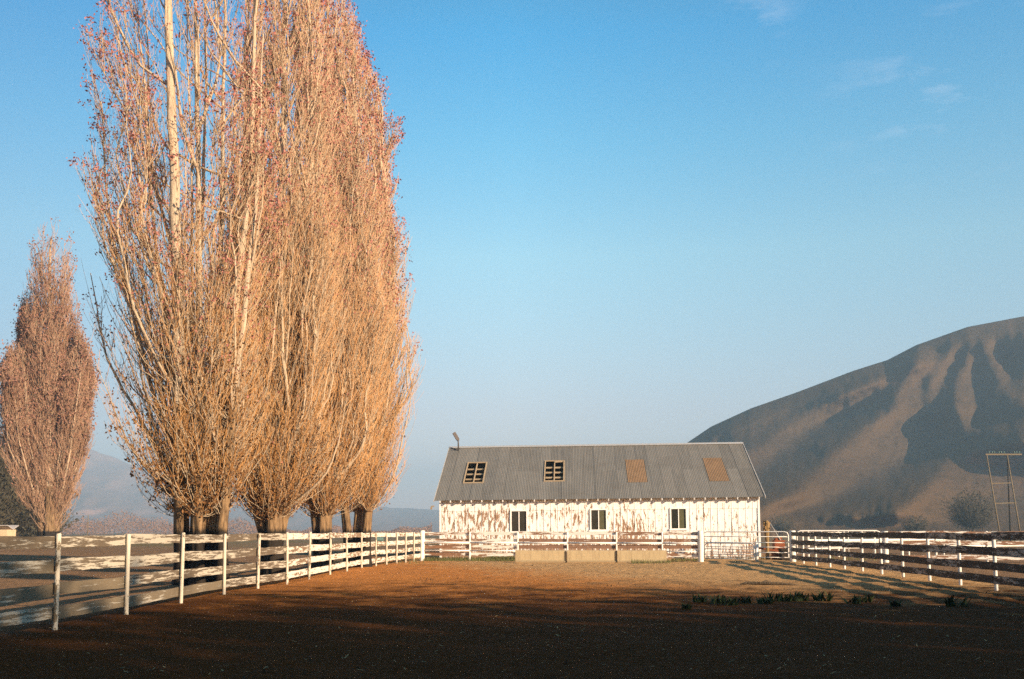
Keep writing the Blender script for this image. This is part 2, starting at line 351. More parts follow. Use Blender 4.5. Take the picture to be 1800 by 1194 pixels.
def right_hill():
    crest = [(1080, 880), (1150, 815), (1210, 777), (1250, 750), (1320, 718), (1400, 690), (1500, 652), (1560, 633), (1610, 607), (1700, 575), (1800, 556), (1900, 545), (2100, 548), (2400, 600)]
    x0, x1, y0, y1, st = 1080, 2400, 500, 940, 4
    gx = np.arange(x0, x1, st); gy = np.arange(y0, y1, st); L = np.zeros((len(gy), len(gx)))-1.0
    GX, GY = np.meshgrid(gx, gy)
    def poly(pts, val):
        ins = np.zeros(GX.shape, bool); n = len(pts)
        for i in range(n):
            (xa, ya), (xb, yb) = pts[i], pts[(i+1) % n]
            c = ((ya > GY) != (yb > GY)) & (GX < (xb-xa)*(GY-ya)/((yb-ya) or 1e-6)+xa); ins ^= c
        L[ins] = val
    poly([(1150, 830), (1230, 775), (1300, 745), (1250, 800), (1200, 860), (1120, 880)], 1)
    poly([(1285, 740), (1330, 718), (1400, 694), (1520, 650), (1480, 676), (1400, 722), (1330, 770), (1290, 780)], .25)
    poly([(1310, 800), (1400, 735), (1500, 690), (1580, 645), (1600, 640), (1580, 665), (1500, 715), (1400, 780), (1340, 830), (1300, 850)], 1)
    poly([(1330, 900), (1400, 870), (1450, 815), (1500, 770), (1570, 720), (1590, 670), (1620, 610), (1655, 608), (1650, 640), (1622, 665), (1618, 700), (1642, 745), (1640, 780), (1600, 815), (1520, 850), (1450, 885), (1390, 905), (1340, 925)], 1)
    poly([(1625, 705), (1645, 660), (1680, 600), (1700, 590), (1690, 620), (1660, 680), (1640, 710)], 1)
    poly([(1680, 680), (1700, 640), (1720, 605), (1718, 650), (1722, 700), (1722, 745), (1700, 758), (1685, 730)], .8)
    poly([(1730, 590), (1752, 590), (1775, 650), (1780, 690), (1800, 700), (1900, 760), (1900, 730), (1790, 690), (1765, 672), (1740, 620)], 1)
    poly([(1560, 935), (1590, 900), (1640, 845), (1670, 808), (1720, 796), (1800, 790), (2000, 770), (2400, 800), (2400, 940)], .75)
    poly([(1340, 915), (1420, 912), (1460, 930), (1560, 920), (1600, 935), (1340, 940)], .6)
    poly([(1820, 640), (1870, 600), (1900, 690), (1860, 720)], 1); poly([(1950, 700), (2020, 600), (2060, 690), (1990, 760)], 1); poly([(2120, 780), (2200, 620), (2260, 700)], 1)
    for _ in range(3): L[:, 1:-1] = (L[:, :-2]+2*L[:, 1:-1]+L[:, 2:])/4
    for _ in range(5): L[1:-1] = (L[:-2]+2*L[1:-1]+L[2:])/4
    G = np.where(L > 0, L*1.9, L*2.1)*.55
    D = np.zeros_like(G); d = np.zeros(len(gy)); leak = .975
    for i in range(len(gx)):
        d = d*leak+G[:, i]*st*.52; D[:, i] = d
    for _ in range(4): D[1:-1] = (D[:-2]+2*D[1:-1]+D[2:])/4
    D = D-D.mean()
    nu, nv = len(gx), 110
    V = np.zeros((nv+14, nu, 3))
    for iu, px in enumerate(gx):
        yc = interp(crest, px)
        for iv in range(nv):
            v = iv/(nv-1); py = 938+(yc-938)*v
            r = 286+ (632-286)*(v**1.15)
            fj = min(max((py-y0)/st, 0), len(gy)-1.001); j = int(fj); q = fj-j
            dd = D[j, iu]*(1-q)+D[j+1, iu]*q
            fade = min(1, v*6)*min(1, (1-v)*6+.22)
            r += dd*fade
            r += 3.2*mn.fractal(Vector((px*.02, py*.02, 0)), 1, 2, 4)+1.2*mn.fractal(Vector((px*.09, py*.06, 4)), 1, 2, 3)
            V[iv, iu] = at(px, py, r)
        top = V[nv-1, iu].copy(); dirv = np.array([top[0], top[1]])/np.hypot(top[0], top[1])
        for k in range(14):
            rr = 17*(k+1)**1.35; V[nv+k, iu] = (top[0]+dirv[0]*rr, top[1]+dirv[1]*rr, max(-2, top[2]-rr*.05-(rr**2)*.0008))
    V[0, :, 2] = -1.0
    nvt = nv+14; i = np.arange(nvt-1)[:, None]*nu+np.arange(nu-1)[None]; Q = np.stack([i, i+1, i+nu+1, i+nu], -1).reshape(-1, 4)
    o = mesh_np('hill', V.reshape(-1, 3), Q, M['hill'], smooth=True); o['kind'] = 'structure'
right_hill()
def far_hills():
    crest = [(-700, 770), (-300, 765), (-60, 760), (60, 768), (150, 785), (230, 815), (320, 850), (430, 868), (560, 880), (700, 893), (850, 902), (1100, 905), (1400, 900)]
    xs = np.arange(-400, 1401, 8); nv = 70; V = np.zeros((nv+10, len(xs), 3))
    for iu, px in enumerate(xs):
        yc = interp(crest, px)+5*mn.noise(Vector((px*.02, 3, 0)))+2*mn.noise(Vector((px*.07, 3, 0)))
        for iv in range(nv):
            v = iv/(nv-1); py = 937+(yc-937)*v
            r = 1700+1200*v**1.1+100*mn.fractal(Vector((px*.012+py*.01, py*.03, 7)), 1, 2, 4)*min(1, v*6)
            V[iv, iu] = at(px, py, r)
        top = V[nv-1, iu].copy()
        for k in range(10): V[nv+k, iu] = (top[0], top[1]+25*(k+1), max(-2, top[2]-4.0*(k+1)**1.9))
    V[0, :, 2] = -1
    nvt = nv+10; nu = len(xs); i = np.arange(nvt-1)[:, None]*nu+np.arange(nu-1)[None]; Q = np.stack([i, i+1, i+nu+1, i+nu], -1).reshape(-1, 4)
    o = mesh_np('far_hills', V.reshape(-1, 3), Q, M['hill_far'], smooth=True); o['kind'] = 'structure'
far_hills()

# ------------------------------------------------------------------ barn
def barn():
    b = empty('barn', (BARN[0], BARN[1], 0), 'long low white board barn with peeling paint and grey corrugated roof', 'barn')
    b.rotation_euler = (0, -.0095, BYAW)
    W, D2, ZE, RISE, OV = BW, 7.175, 3.28, 3.70, .42
    slope = RISE/D2
    x0, x1, y0, y1 = .27, W-.27, OV, 2*D2-OV
    wt = ZE+OV*slope-.10                                  # wall top under the roof
    def umask(t, tcn):
        sx = node(t, 'ShaderNodeSeparateXYZ'); t.links.new(tcn.outputs['Object'], sx.inputs[0])
        a = mth(t, 'MULTIPLY', mth(t, 'SUBTRACT', 13.6, sx.outputs[0]), .5, True)      # the right end was repainted
        low = mth(t, 'MULTIPLY', mth(t, 'SUBTRACT', 1.35, sx.outputs[2]), .6, True)
        hi = mth(t, 'MULTIPLY', mth(t, 'SUBTRACT', sx.outputs[2], 2.6), 1.5, True)
        r = mth(t, 'SUBTRACT', mth(t, 'MULTIPLY', a, .05), .048)
        r = mth(t, 'ADD', r, mth(t, 'MULTIPLY', low, .09)); return mth(t, 'SUBTRACT', r, mth(t, 'MULTIPLY', hi, .06))
    wm = peel_paint('barn_wall_paint', (7.5, 7.5, 1.9), .484, wood=(.19, .105, .058), wood2=(.36, .235, .15), paint=(.88, .86, .82), masks=umask)
    wmf = peel_paint('barn_trim_paint', (4, 4, 2), .40, wood=(.26, .13, .06), wood2=(.4, .22, .12), paint=(.88, .86, .82))
    # window openings in the front wall (local x0,x1,z0,z1)
    cy, sy = math.cos(BYAW), math.sin(BYAW)
    def lx(px, py):
        # intersect the ray with the front wall plane
        dx = (px-900)/F; yy = (800-py)/F; d = np.array([dx, _c-yy*_s, _s+yy*_c]); o = np.array([0, 0, CAMH])
        p0 = np.array([BARN[0]-sy*OV, BARN[1]+cy*OV]); n = np.array([-sy, cy])
        tt = ((p0-o[:2])@n)/(d[:2]@n); q = o+d*tt; rel = q[:2]-np.array(BARN)
        a = rel@np.array([cy, sy]); return a, q[2]-.0095*a
    wins = []
    for (a, b_, c, d) in ((900, 926, 899, 934), (1040, 1066, 897, 931), (1180.5, 1206.5, 895, 929)):
        l, zt = lx(a, c); r, zb = lx(b_, d); wins.append((l, r, zb, zt))
    # front wall as a grid with holes, boards + battens
    seamz = 2.66
    xs = sorted([x0, x1]+[v for q in wins for v in q[:2]]); f = MB()
    def slab(a, c, z0, z1, yy=0.0): f.box(a, c, y0+yy, y0+yy+.05, z0, z1)
    pz = -.3
    for i in range(len(xs)-1):
        a, c = xs[i], xs[i+1]; hole = [q for q in wins if abs(q[0]-a) < 1e-6]
        if hole:
            slab(a, c, pz, hole[0][2]); slab(a, c, hole[0][3], wt)
        else: slab(a, c, pz, wt)
    # upper strip of boards laps over the lower ones
    for i in range(len(xs)-1):
        a, c = xs[i], xs[i+1]; hole = [q for q in wins if abs(q[0]-a) < 1e-6]
        z0 = seamz if not hole else max(seamz, hole[0][3]+.01)
        f.box(a+.001, c-.001, y0-.022, y0-.001, z0, wt-.02)
    rnd = random.Random(3); k = x0+.05; i = 0
    while k < x1-.03:
        inw = [q for q in wins if q[0]-.1 < k < q[1]+.1]
        bw = .026+rnd.uniform(-.006, .014)
        if not inw:
            if rnd.random() > .06: f.box(k-bw, k+bw, y0-.010-rnd.uniform(0, .012), y0-.0015, -.1+rnd.uniform(0, .15), seamz-.004)
        else:
            f.box(k-bw, k+bw, y0-.026, y0-.0015, -.1, inw[0][2]-.12)
        f.box(k-bw*.9, k+bw*.9, y0-.034, y0-.0235, max(seamz, inw[0][3]+.1 if inw else 0), wt-.03)
        k += .395+rnd.uniform(-.012, .012)
    f.build('front_wall', wm, b)
    g = MB(); g.box(x0, x0+.05, y0+.052, y1-.002, pz, wt); g.box(x1-.05, x1, y0+.052, y1-.002, pz, wt)
    ym = D2
    for xx in (x0, x1-.05):                               # gable triangles
        n = len(g.v); zt = ZE+RISE-.16
        g.v += [(xx, y0+.06, wt+.002), (xx, y1-.06, wt+.002), (xx, ym, zt), (xx+.05, y0+.06, wt+.002), (xx+.05, y1-.06, wt+.002), (xx+.05, ym, zt)]
        g.f += [(n, n+1, n+2), (n+3, n+5, n+4), (n, n+2, n+5, n+3), (n+1, n+4, n+5, n+2), (n, n+3, n+4, n+1)]
    g.box(x0, x1, y1, y1+.05, pz, wt); g.build('side_wall', wm, b)
    fl = MB(); fl.box(x0+.06, x1-.06, y0+.06, y1-.06, -.2, .06); fl.build('floor', M['interior'], b)
    for xc in (x0+.03, x1-.03): cb = MB(); cb.box(xc-.06, xc+.06, y0-.045, y0-.028, -.1, wt-.05); cb.build('corner_board', wmf, b)
    # rafter tails
    nR = 31; tl = []
    for i in range(nR):
        xx = .32+i*(W-.64)/(nR-1); mb = MB(); z = ZE-.075
        mb.bar((0, -.015, z+.0), (0, OV+.1, z+(OV+.06)*slope-.0), .055, .11); 
        if i == 0: o = mb.build('rafter_tail', wmf, b); base = o
        else: o = base.copy(); C.objects.link(o); o.parent = b
        o.location = (xx, 0, 0)
    # windows
    for wi, (l, r, zb, zt) in enumerate(wins):
        fr = MB(); e = .085; yy0, yy1 = y0-.06, y0-.024
        fr.box(l-e, l, yy0, yy1, zb-e, zt+e); fr.box(r, r+e, yy0, yy1, zb-e, zt+e); fr.box(l+.001, r-.001, yy0, yy1, zt, zt+e); fr.box(l-e-.04, r+e+.04, yy0-.03, yy0-.002, zb-e-.03, zb-.02)
        fr.box(l+.001, r-.001, yy0, yy1, zb-e, zb)
        wo = fr.build('window', wmf, b)
        mu_ = MB(); m_ = (l+r)/2; mu_.box(m_-.025, m_+.025, y0-.02, y0+.03, zb, zt); mu_.build('mullion', wmf, wo)
        for side in (0, 1):
            p = MB(); a = l+.006 if side == 0 else m_+.03; c = m_-.03 if side == 0 else r-.006
            p.box(a, c, y0+.01, y0+.02, zb+.006, zt-.006); p.build('pane', M['glass_dusty'] if (wi == 1 and side == 1) or (wi == 2 and side == 1) else M['glass'], wo)
        wo['label'] = ['left window with two dark panes', 'middle window with one dusty green pane', 'right window with a weathered sill'][wi]
    # corrugated roof with two open skylights and two amber panels
    def rp(px, py):                                       # point on the front roof plane, local (a, s) s = horizontal run
        dx = (px-900)/F; yy = (800-py)/F; d = np.array([dx, _c-yy*_s, _s+yy*_c]); o = np.array([0, 0, CAMH-.0])
        lo, hi = 50., 75.
        for _ in range(60):
            tt = (lo+hi)/2; q = o+d*tt; rel = q[:2]-np.array(BARN); a = rel@np.array([cy, sy]); s_ = rel@np.array([-sy, cy])
            if q[2]-.0095*a > ZE+s_*slope: lo = tt
            else: hi = tt
        return a, s_
    sk = []
    for (q1, q2) in (((837, 814), (837, 849)), ((976, 811), (976, 846)), ((1118, 809), (1121, 847)), ((1255, 806), (1264, 845))):
        a1, s1 = rp(*q1); a2, s2 = rp(*q2); sk.append(((a1+a2)/2-.58, (a1+a2)/2+.58, s2, s1))
    pitch = .095; nx = int(W/pitch*4); gx = np.linspace(0, W, nx+1); ss = np.array(sorted([0, D2]+[3.55, 3.56]+[v for q in sk for v in q[2:]]))
    rnd2 = np.random.RandomState(5)
    zz = .009*np.cos(2*np.pi*gx/pitch); sheet = (gx/.66).astype(int); dz = rnd2.uniform(-.006, .010, 60)[sheet]
    V = []; Fc = []
    for s_ in ss:
        lap = .012 if s_ < 3.555 else 0.0
        for i, a in enumerate(gx): V.append((a, s_, ZE+s_*slope+zz[i]+dz[i]-lap*0+(0 if s_ > 3.555 else .0)))
    n1 = len(gx)
    for j in range(len(ss)-1):
        sm = (ss[j]+ss[j+1])/2
        for i in range(nx):
            am = (gx[i]+gx[i+1])/2
            if any(q[0] < am < q[1] and q[2] < sm < q[3] for q in sk): continue
            Fc.append((j*n1+i, j*n1+i+1, (j+1)*n1+i+1, (j+1)*n1+i))
    m, t, bs = nmat('corrugated_roof', .55); bs.inputs['Metallic'].default_value = .1; bs.inputs['Specular IOR Level'].default_value = .4
    tcn = node(t, 'ShaderNodeTexCoord'); sx = node(t, 'ShaderNodeSeparateXYZ'); t.links.new(tcn.outputs['Object'], sx.inputs[0])
    sh = mth(t, 'FLOOR', mth(t, 'DIVIDE', sx.outputs[0], .66)); rw = mth(t, 'FLOOR', mth(t, 'DIVIDE', sx.outputs[1], 3.555))
    cx = node(t, 'ShaderNodeCombineXYZ'); t.links.new(sh, cx.inputs[0]); t.links.new(rw, cx.inputs[1])
    wn = node(t, 'ShaderNodeTexWhiteNoise', noise_dimensions='3D'); t.links.new(cx.outputs[0], wn.inputs['Vector'])
    st = noise(t, coords(t, (7, .35, .35)), 1.5, 5, .6); bl = noise(t, coords(t, (1, 1, 1)), .6, 4, .6)
    col = mixc(t, wn.outputs['Value'], (.15, .14, .122), (.21, .195, .17)); col = mixc(t, ramp(t, st, [(.42, 0.), (.75, .6)]), col, (.27, .245, .21)); col = mixc(t, ramp(t, bl, [(.5, 0.), (.8, .5)]), col, (.13, .115, .095))
    seam = mth(t, 'FRACT', mth(t, 'DIVIDE', sx.outputs[0], .66)); col = mixc(t, ramp(t, seam, [(.0, .6), (.06, 0.)]), col, (.05, .046, .04))
    t.links.new(col, bs.inputs['Base Color'])
    V = np.array(V); ro = mesh_np('roof', V, np.array(Fc), m, b, smooth=True)
    rb = MB(); rb.bar((W/2, D2, ZE+RISE-.0), (W/2, 2*D2, ZE-.0), W, .03, up=(1, 0, 0)) if False else None
    n = len(rb.v); rb.v += [(0, D2+.0, ZE+RISE), (W, D2, ZE+RISE), (W, 2*D2, ZE), (0, 2*D2, ZE), (0, D2, ZE+RISE-.03), (W, D2, ZE+RISE-.03), (W, 2*D2, ZE-.03), (0, 2*D2, ZE-.03)]
    rb.f += [(n, n+1, n+2, n+3), (n+7, n+6, n+5, n+4), (n, n+4, n+5, n+1), (n+1, n+5, n+6, n+2), (n+2, n+6, n+7, n+3), (n+3, n+7, n+4, n)]; o = rb.build('rear_roof', m, b)
    rc = MB(); rc.bar((-.02, D2-.12, ZE+RISE-.02), (W+.02, D2-.12, ZE+RISE-.02), .28, .02, up=(0, -.45, 1)); rc.build('ridge_cap', M['ridge'], b)
    for xx in (-.03, W+.03): bg_ = MB(); bg_.bar((xx, -.02, ZE-.02), (xx, D2, ZE+RISE-.03), .03, .13); bg_.build('barge_board', M['ridge'], b)
    fs = MB(); fs.bar((0, .11, ZE+.01), (W, .11, ZE+.01), .02, .03); fs.build('eave_trim', M['oldwood'], b)
    # skylights
    for i, (a, c, s0, s1) in enumerate(sk):
        z = lambda s_: ZE+s_*slope
        if i < 2:
            fr = MB(); hh = .05; e = .045
            def sb(p, q, wd): fr.bar((p[0], p[1], z(p[1])+.02), (q[0], q[1], z(q[1])+.02), wd, .05, up=(0, -slope, 1))
            sb((a-.0, s0-e), (a-.0, s1+e), e*1.6); sb((c, s0-e), (c, s1+e), e*1.6); sb((a+e, s0-.01), (c-e, s0-.01), e*1.6); sb((a+e, s1+.01), (c-e, s1+.01), e*1.6)
            so2 = fr.build('skylight', M['skyframe'], b); so2['label'] = ['left open skylight frame with battens', 'second open skylight with torn panel scraps'][i]
            bt = MB(); mid = (a+c)/2
            bt.bar((mid, s0+.03, z(s0)-.03), (mid, s1-.03, z(s1)-.03), .06, .07, up=(0, -slope, 1))
            for k in range(1, 4):
                s_ = s0+(s1-s0)*k/4; bt.bar((a+.05, s_, z(s_)-.10), (c-.05, s_, z(s_)-.10+(.0)), .11 if i == 0 else .15, .05, up=(0, -slope, 1))
            if i == 1:
                bt.bar((a+.05, s0+.35, z(s0)-.02), (mid, s0+.2, z(s0)+.03), .12, .02, up=(0, -slope, 1)); bt.bar((mid, s1-.2, z(s1)-.06), (c-.1, s1-.12, z(s1)-.03), .14, .02, up=(0, -slope, 1))
            bt.build('batten', M['skyframe'], so2)
        else:
            nn = int((c-a)/pitch*4); g2 = np.linspace(a-.01, c+.01, nn+1); V2 = []; F2 = []
            for s_ in (s0-.08, s1+.05):
                for aa in g2: V2.append((aa, s_, z(s_)+.013+.014*math.cos(2*math.pi*aa/pitch)))
            for k in range(nn): F2.append((k, k+1, nn+1+k+1, nn+1+k))
            o = mesh_np('skylight_panel', np.array(V2), np.array(F2), M['amber'], b, smooth=True); o['label'] = ['plain brown translucent roof panel', 'weathered brown roof panel nearest the right gable'][i-2]
    # flood lamp on the ridge
    a, s_ = .62, D2-.55; zb = ZE+s_*slope
    lm = MB(); lm.tube([(a, s_, zb-.1), (a, s_, zb+.42), (a-.01, s_, zb+.62), (a-.05, s_, zb+.72)], .045, 8); lm.bar((a-.3, s_, zb+.12), (a+.02, s_, zb+.06), .05, .06)
    lo = lm.build('ridge_lamp', M['darkmetal'], b, smooth=True)
    hd = MB(); hd.bar((a-.02, s_, zb+.70), (a-.28, s_-.05, zb+1.16), .26, .20); hd.tube([(a-.02, s_, zb+.72), (a+.01, s_, zb+.64)], [.1, .05], 8); hd.build('lamp_head', plain('lamp_head', (.13, .11, .10), .5), lo)
    br = MB(); br.box(-.2, -.02, .05, .12, ZE-.35, ZE-.28); br.box(-.24, -.14, .04, .14, ZE-.5, ZE-.34); br.build('eave_bracket', M['oldwood'], b)
M['ridge'] = plain('galvanised_trim', (.55, .53, .5), .45, .15, metal=.3)
M['skyframe'] = plain('skylight_wood', (.40, .30, .19), .8, .4, 6)
M['amber'] = plain('amber_fibreglass', (.24, .15, .085), .8, .35, 2.2)
barn()

# ------------------------------------------------------------------ fences
BZ = [(1.27, 1.45), (.87, 1.07), (.50, .69), (.15, .34)]
def post_mesh(x, y, h, r, lean=(0, 0), n=10):
    mb = MB(); k = 7
    mb.tube([(x+lean[0]*i/(k-1), y+lean[1]*i/(k-1), -.25+(h+.25)*i/(k-1)) for i in range(k)]+[(x+lean[0], y+lean[1], h+.012)], [r*(1+random.uniform(-.04, .04)) for _ in range(k)]+[r*.7], n); return mb
def left_fence():
    px = [(97, 1106), (222, 1082), (318, 1060), (394, 1046), (453, 1035), (505, 1026.7), (543, 1018.5), (580, 1010.8), (610, 1004), (636, 999), (661, 995.3), (679.5, 992.3), (697, 990.4), (713, 988.6), (727.5, 986.6)]
    P = [(-7.25, 10.2), (-7.15, 12.9)]+[ground(*q) for q in px]
    e = empty('board_fence', (*P[2], 0), 'white four board fence with pipe posts and flaking paint below the tall poplars', 'fence')
    rn = random.Random(11)
    for k, (x, y) in enumerate(P):
        post_mesh(x, y, 1.46+rn.uniform(-.02, .03), .038, (rn.uniform(-.03, .03), 0)).build('post', M['post'], e, True, e.location)
    tg = ground(741, 985.3); Q = P+[tg]
    for k in range(len(Q)-1):
        (xa, ya), (xb, yb) = Q[k], Q[k+1]
        for bi, (z0, z1) in enumerate(BZ):
            z = (z0+z1)/2; da, db = rn.uniform(-.02, .02), rn.uniform(-.02, .02); off = .065+.026*((k+bi) % 2)*0
            mb = MB(); mb.bar((xa-off, ya+.01, z+da), (xb-off, yb-.01, z+db), .026, (z1-z0), seg=8, jit=.006)
            nearbare = (k < 5 and bi == 3) or (k < 3 and bi == 2) or (k == 1 and bi == 1) or (k in (5, 6) and bi == 2 and rn.random() < .5)
            o = mb.build('board', M['board_bare2'] if nearbare else (M['board'] if k < 7 else M['board_good']), e, loc=e.location)
M['board_bare2'] = peel_paint('grey_bare_board', (6, 1.2, 22), .55, wood=(.08, .06, .038), wood2=(.26, .20, .13), paint=(.45, .4, .32))
left_fence()
def corner_and_pen():
    c0 = ground(742, 985.3); c1 = ground(1232, 988)
    e = empty('pen_fence', (*c0, 0), 'white pipe and stripped board fence in front of the barn wall', 'fence')
    xs = [742, 826, 910, 997, 1083, 1163, 1232]
    P = []
    for i, x in enumerate(xs):
        f_ = i/(len(xs)-1); dx = (x-900)/F
        # on the line c0-c1
        ax, ay = c0; bx, by = c1; tt = (ax-dx*ay)/((dx*(by-ay))-(bx-ax)); P.append((ax+(bx-ax)*tt, ay+(by-ay)*tt))
    P[0] = c0; P[-1] = c1
    for i, (x, y) in enumerate(P):
        big = i in (0, 6); post_mesh(x, y, 1.56 if big else 1.48, .125 if i == 0 else (.14 if i == 6 else .042), n=14).build('post', M['white_pipe'] if not big else M['post_clean'], e, True, e.location)
    rn = random.Random(4)
    for i in range(6):
        (xa, ya), (xb, yb) = P[i], P[i+1]
        for bi, (z0, z1) in enumerate([(1.33, 1.50), (.98, 1.14), (.64, .82), (.24, .42)]):
            if bi == 3 and i in (2, 3, 4): continue
            brown = (bi in (1, 2) and i >= 2) and not (i == 5 and bi == 1)
            mb = MB(); z = (z0+z1)/2; mb.bar((xa+.02, ya+.10, z+rn.uniform(-.02, .02)), (xb-.02, yb+.10, z+rn.uniform(-.02, .02)), .03, z1-z0, seg=10, jit=.012)
            mb.build('board', M['board_brown'] if brown else M['board_x'], e, loc=e.location)
        for z, r in ((.93, .045), (.52, .03)):
            mb = MB(); mb.tube([(xa, ya-.02, z), (xb, yb-.02, z)], r if i else r*1.3, 8); mb.build('rail', M['white_pipe'], e, True, e.location)
    return P
M['post_clean'] = peel_paint('thick_post_paint', (8, 8, 4), .34, wood=(.3, .2, .12), wood2=(.4, .3, .2), paint=(.82, .78, .7))
corner_and_pen()

def right_fence():
    ys = [26.0, 28.3, 30.7, 33.2, 35.7, 38.1, 40.4, 42.5, 44.7, 46.9]
    P = [(12.42+(y-26)*.052, y) for y in [16.4, 18.8, 21.2, 23.6]+ys]
    pxs = [1742, 1680, 1627, 1581, 1544, 1510, 1479, 1454, 1430, 1408]
    for k in range(10): P[4+k] = ((pxs[k]-900)/F*ys[k]*1.004, ys[k])
    end = ground(1394, 988)
    e = empty('board_fence', (*P[4], 0), 'dark shadowed four board fence with white posts along the right of the paddock', 'fence')
    rn = random.Random(21)
    for k, (x, y) in enumerate(P): post_mesh(x, y, 1.46+rn.uniform(-.02, .04), .048, (rn.uniform(-.05, .02), 0)).build('post', M['post_right'], e, True, e.location)
    post_mesh(end[0], end[1], 1.55, .15, n=14).build('post', M['post_clean'], e, True, e.location)
    Q = P+[end]
    for k in range(len(Q)-1):
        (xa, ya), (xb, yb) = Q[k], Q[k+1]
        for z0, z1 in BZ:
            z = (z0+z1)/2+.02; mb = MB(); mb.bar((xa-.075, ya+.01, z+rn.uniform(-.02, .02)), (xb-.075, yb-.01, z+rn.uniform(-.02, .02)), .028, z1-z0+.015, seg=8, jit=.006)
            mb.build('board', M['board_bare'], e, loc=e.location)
M['post_right'] = peel_paint('right_post_paint', (9, 9, 5), .38, wood=(.2, .15, .1), wood2=(.3, .24, .16))
right_fence()

def pipe_gate(name, label, A, B, zs, verts, r=.028, top=True, ndown=True):
    A = Vector((*A, 0)); B = Vector((*B, 0)); d = (B-A).normalized(); L = (B-A).length
    e = empty(name, (A.x, A.y, 0), label, 'gate')
    z0, z1 = min(zs), max(zs); c = .18; fr = MB()
    def p(s, z): q = A+d*s; return (q.x, q.y, z)
    fr.tube([p(0, z0), p(0, z1-c), p(.05, z1-.05), p(c, z1), p(L-c, z1), p(L-.05, z1-.05), p(L, z1-c), p(L, z0), p(L-.01, z0-.01)], r*1.25, 8)
    fr.build('gate_frame', M['white_pipe'], e, True, e.location)
    for z in zs:
        if z == z1: continue
        mb = MB(); mb.tube([p(0, z), p(L, z)], r, 6); mb.build('rail', M['white_pipe'], e, True, e.location)
    for s in verts:
        mb = MB(); mb.tube([p(s*L, z0), p(s*L, z1)], r*.9, 6); mb.build('upright', M['white_pipe'], e, True, e.location)
    return e
gA = ground(1237, 985.5); gB = ((1384-900)/F*50.5, 50.5)
pipe_gate('pipe_gate', 'thin white pipe gate closing the gap at the right barn corner', gA, gB, [.20, .45, .72, .95, 1.25, 1.50], [.45], .024)
low0 = Vector((gA[0]+.05, gA[1]-.15)); low1 = Vector(((1324-900)/F*50.0, 50.0))
pipe_gate('low_gate', 'low white pipe panel standing in front of the barn gate', (low0.x, low0.y), (low1.x, low1.y), [.12, .35, .62, .92], [.33], .026)
mb = MB(); mb.tube([(0, 0, -.1), (0, 0, .95)], .085, 10); o = mb.build('gate_post', M['white_pipe'], None, True); o.location = (low1.x+.12, low1.y, 0); tag(o, 'short white stub post at the end of the low pipe panel', 'post')
mb = MB(); mb.tube([(0, 0, -.1), (0, 0, 1.5)], .10, 10); o = mb.build('gate_post', M['grey_pipe'], None, True); o.location = (gB[0]+.22, gB[1], 0); tag(o, 'dark grey metal post between the barn gate and the thick white post', 'post')
g2a = ((1399-900)/F*49.5, 49.5); g2b = ((1545-900)/F*49.0, 49.0)
pipe_gate('pipe_gate', 'white pipe gate with rounded corner seen behind the dark right fence', g2a, g2b, [.42, .72, 1.0, 1.28, 1.55], [.30, .62], .03)
def back_fence():
    P = [(18.4, 49.0), (21.0, 49.0), (23.6, 49.0), (26.2, 49.0), (28.8, 49.0), (31.4, 49)]
    P = [((x-900)/F*y, y) for x, y in ((1553.5, 49.0), (1642, 48.6), (1731, 48.2), (1822, 47.8), (1915, 47.4))]
    e = empty('board_fence', (*P[0], 0), 'sunlit white board fence with peeling boards behind the dark right fence', 'fence')
    rn = random.Random(8)
    for k, (x, y) in enumerate(P): post_mesh(x, y, 1.52, .15 if k == 0 else .06, n=12).build('post', M['post_clean'], e, True, e.location)
    for k in range(4):
        (xa, ya), (xb, yb) = P[k], P[k+1]
        for z in (1.42, .97, .28): 
            mb = MB(); mb.bar((xa, ya-.08, z+rn.uniform(-.03, .03)), (xb, yb-.08, z+rn.uniform(-.03, .03)), .03, .2, seg=8, jit=.008); mb.build('board', M['board_x'], e, loc=e.location)
back_fence()
def corral():
    # pipe corral further back on the right
    e = empty('pipe_corral', (24, 66, 0), 'distant white pipe corral rails behind the right gate', 'fence')
    P = [(17.2, 58), (19.6, 60), (22.5, 62), (25.4, 64), (28.5, 66), (32, 68), (36, 70), (40, 72), (44, 74)]
    for x, y in P: post_mesh(x, y, 1.5, .06).build('post', M['post_clean'], e, True, e.location)
    for k in range(len(P)-1):
        for z in (1.42, 1.0, .55):
            mb = MB(); mb.bar((*P[k], z), (*P[k+1], z), .03, .11); mb.build('rail', M['post_clean'], e, loc=e.location)
corral()

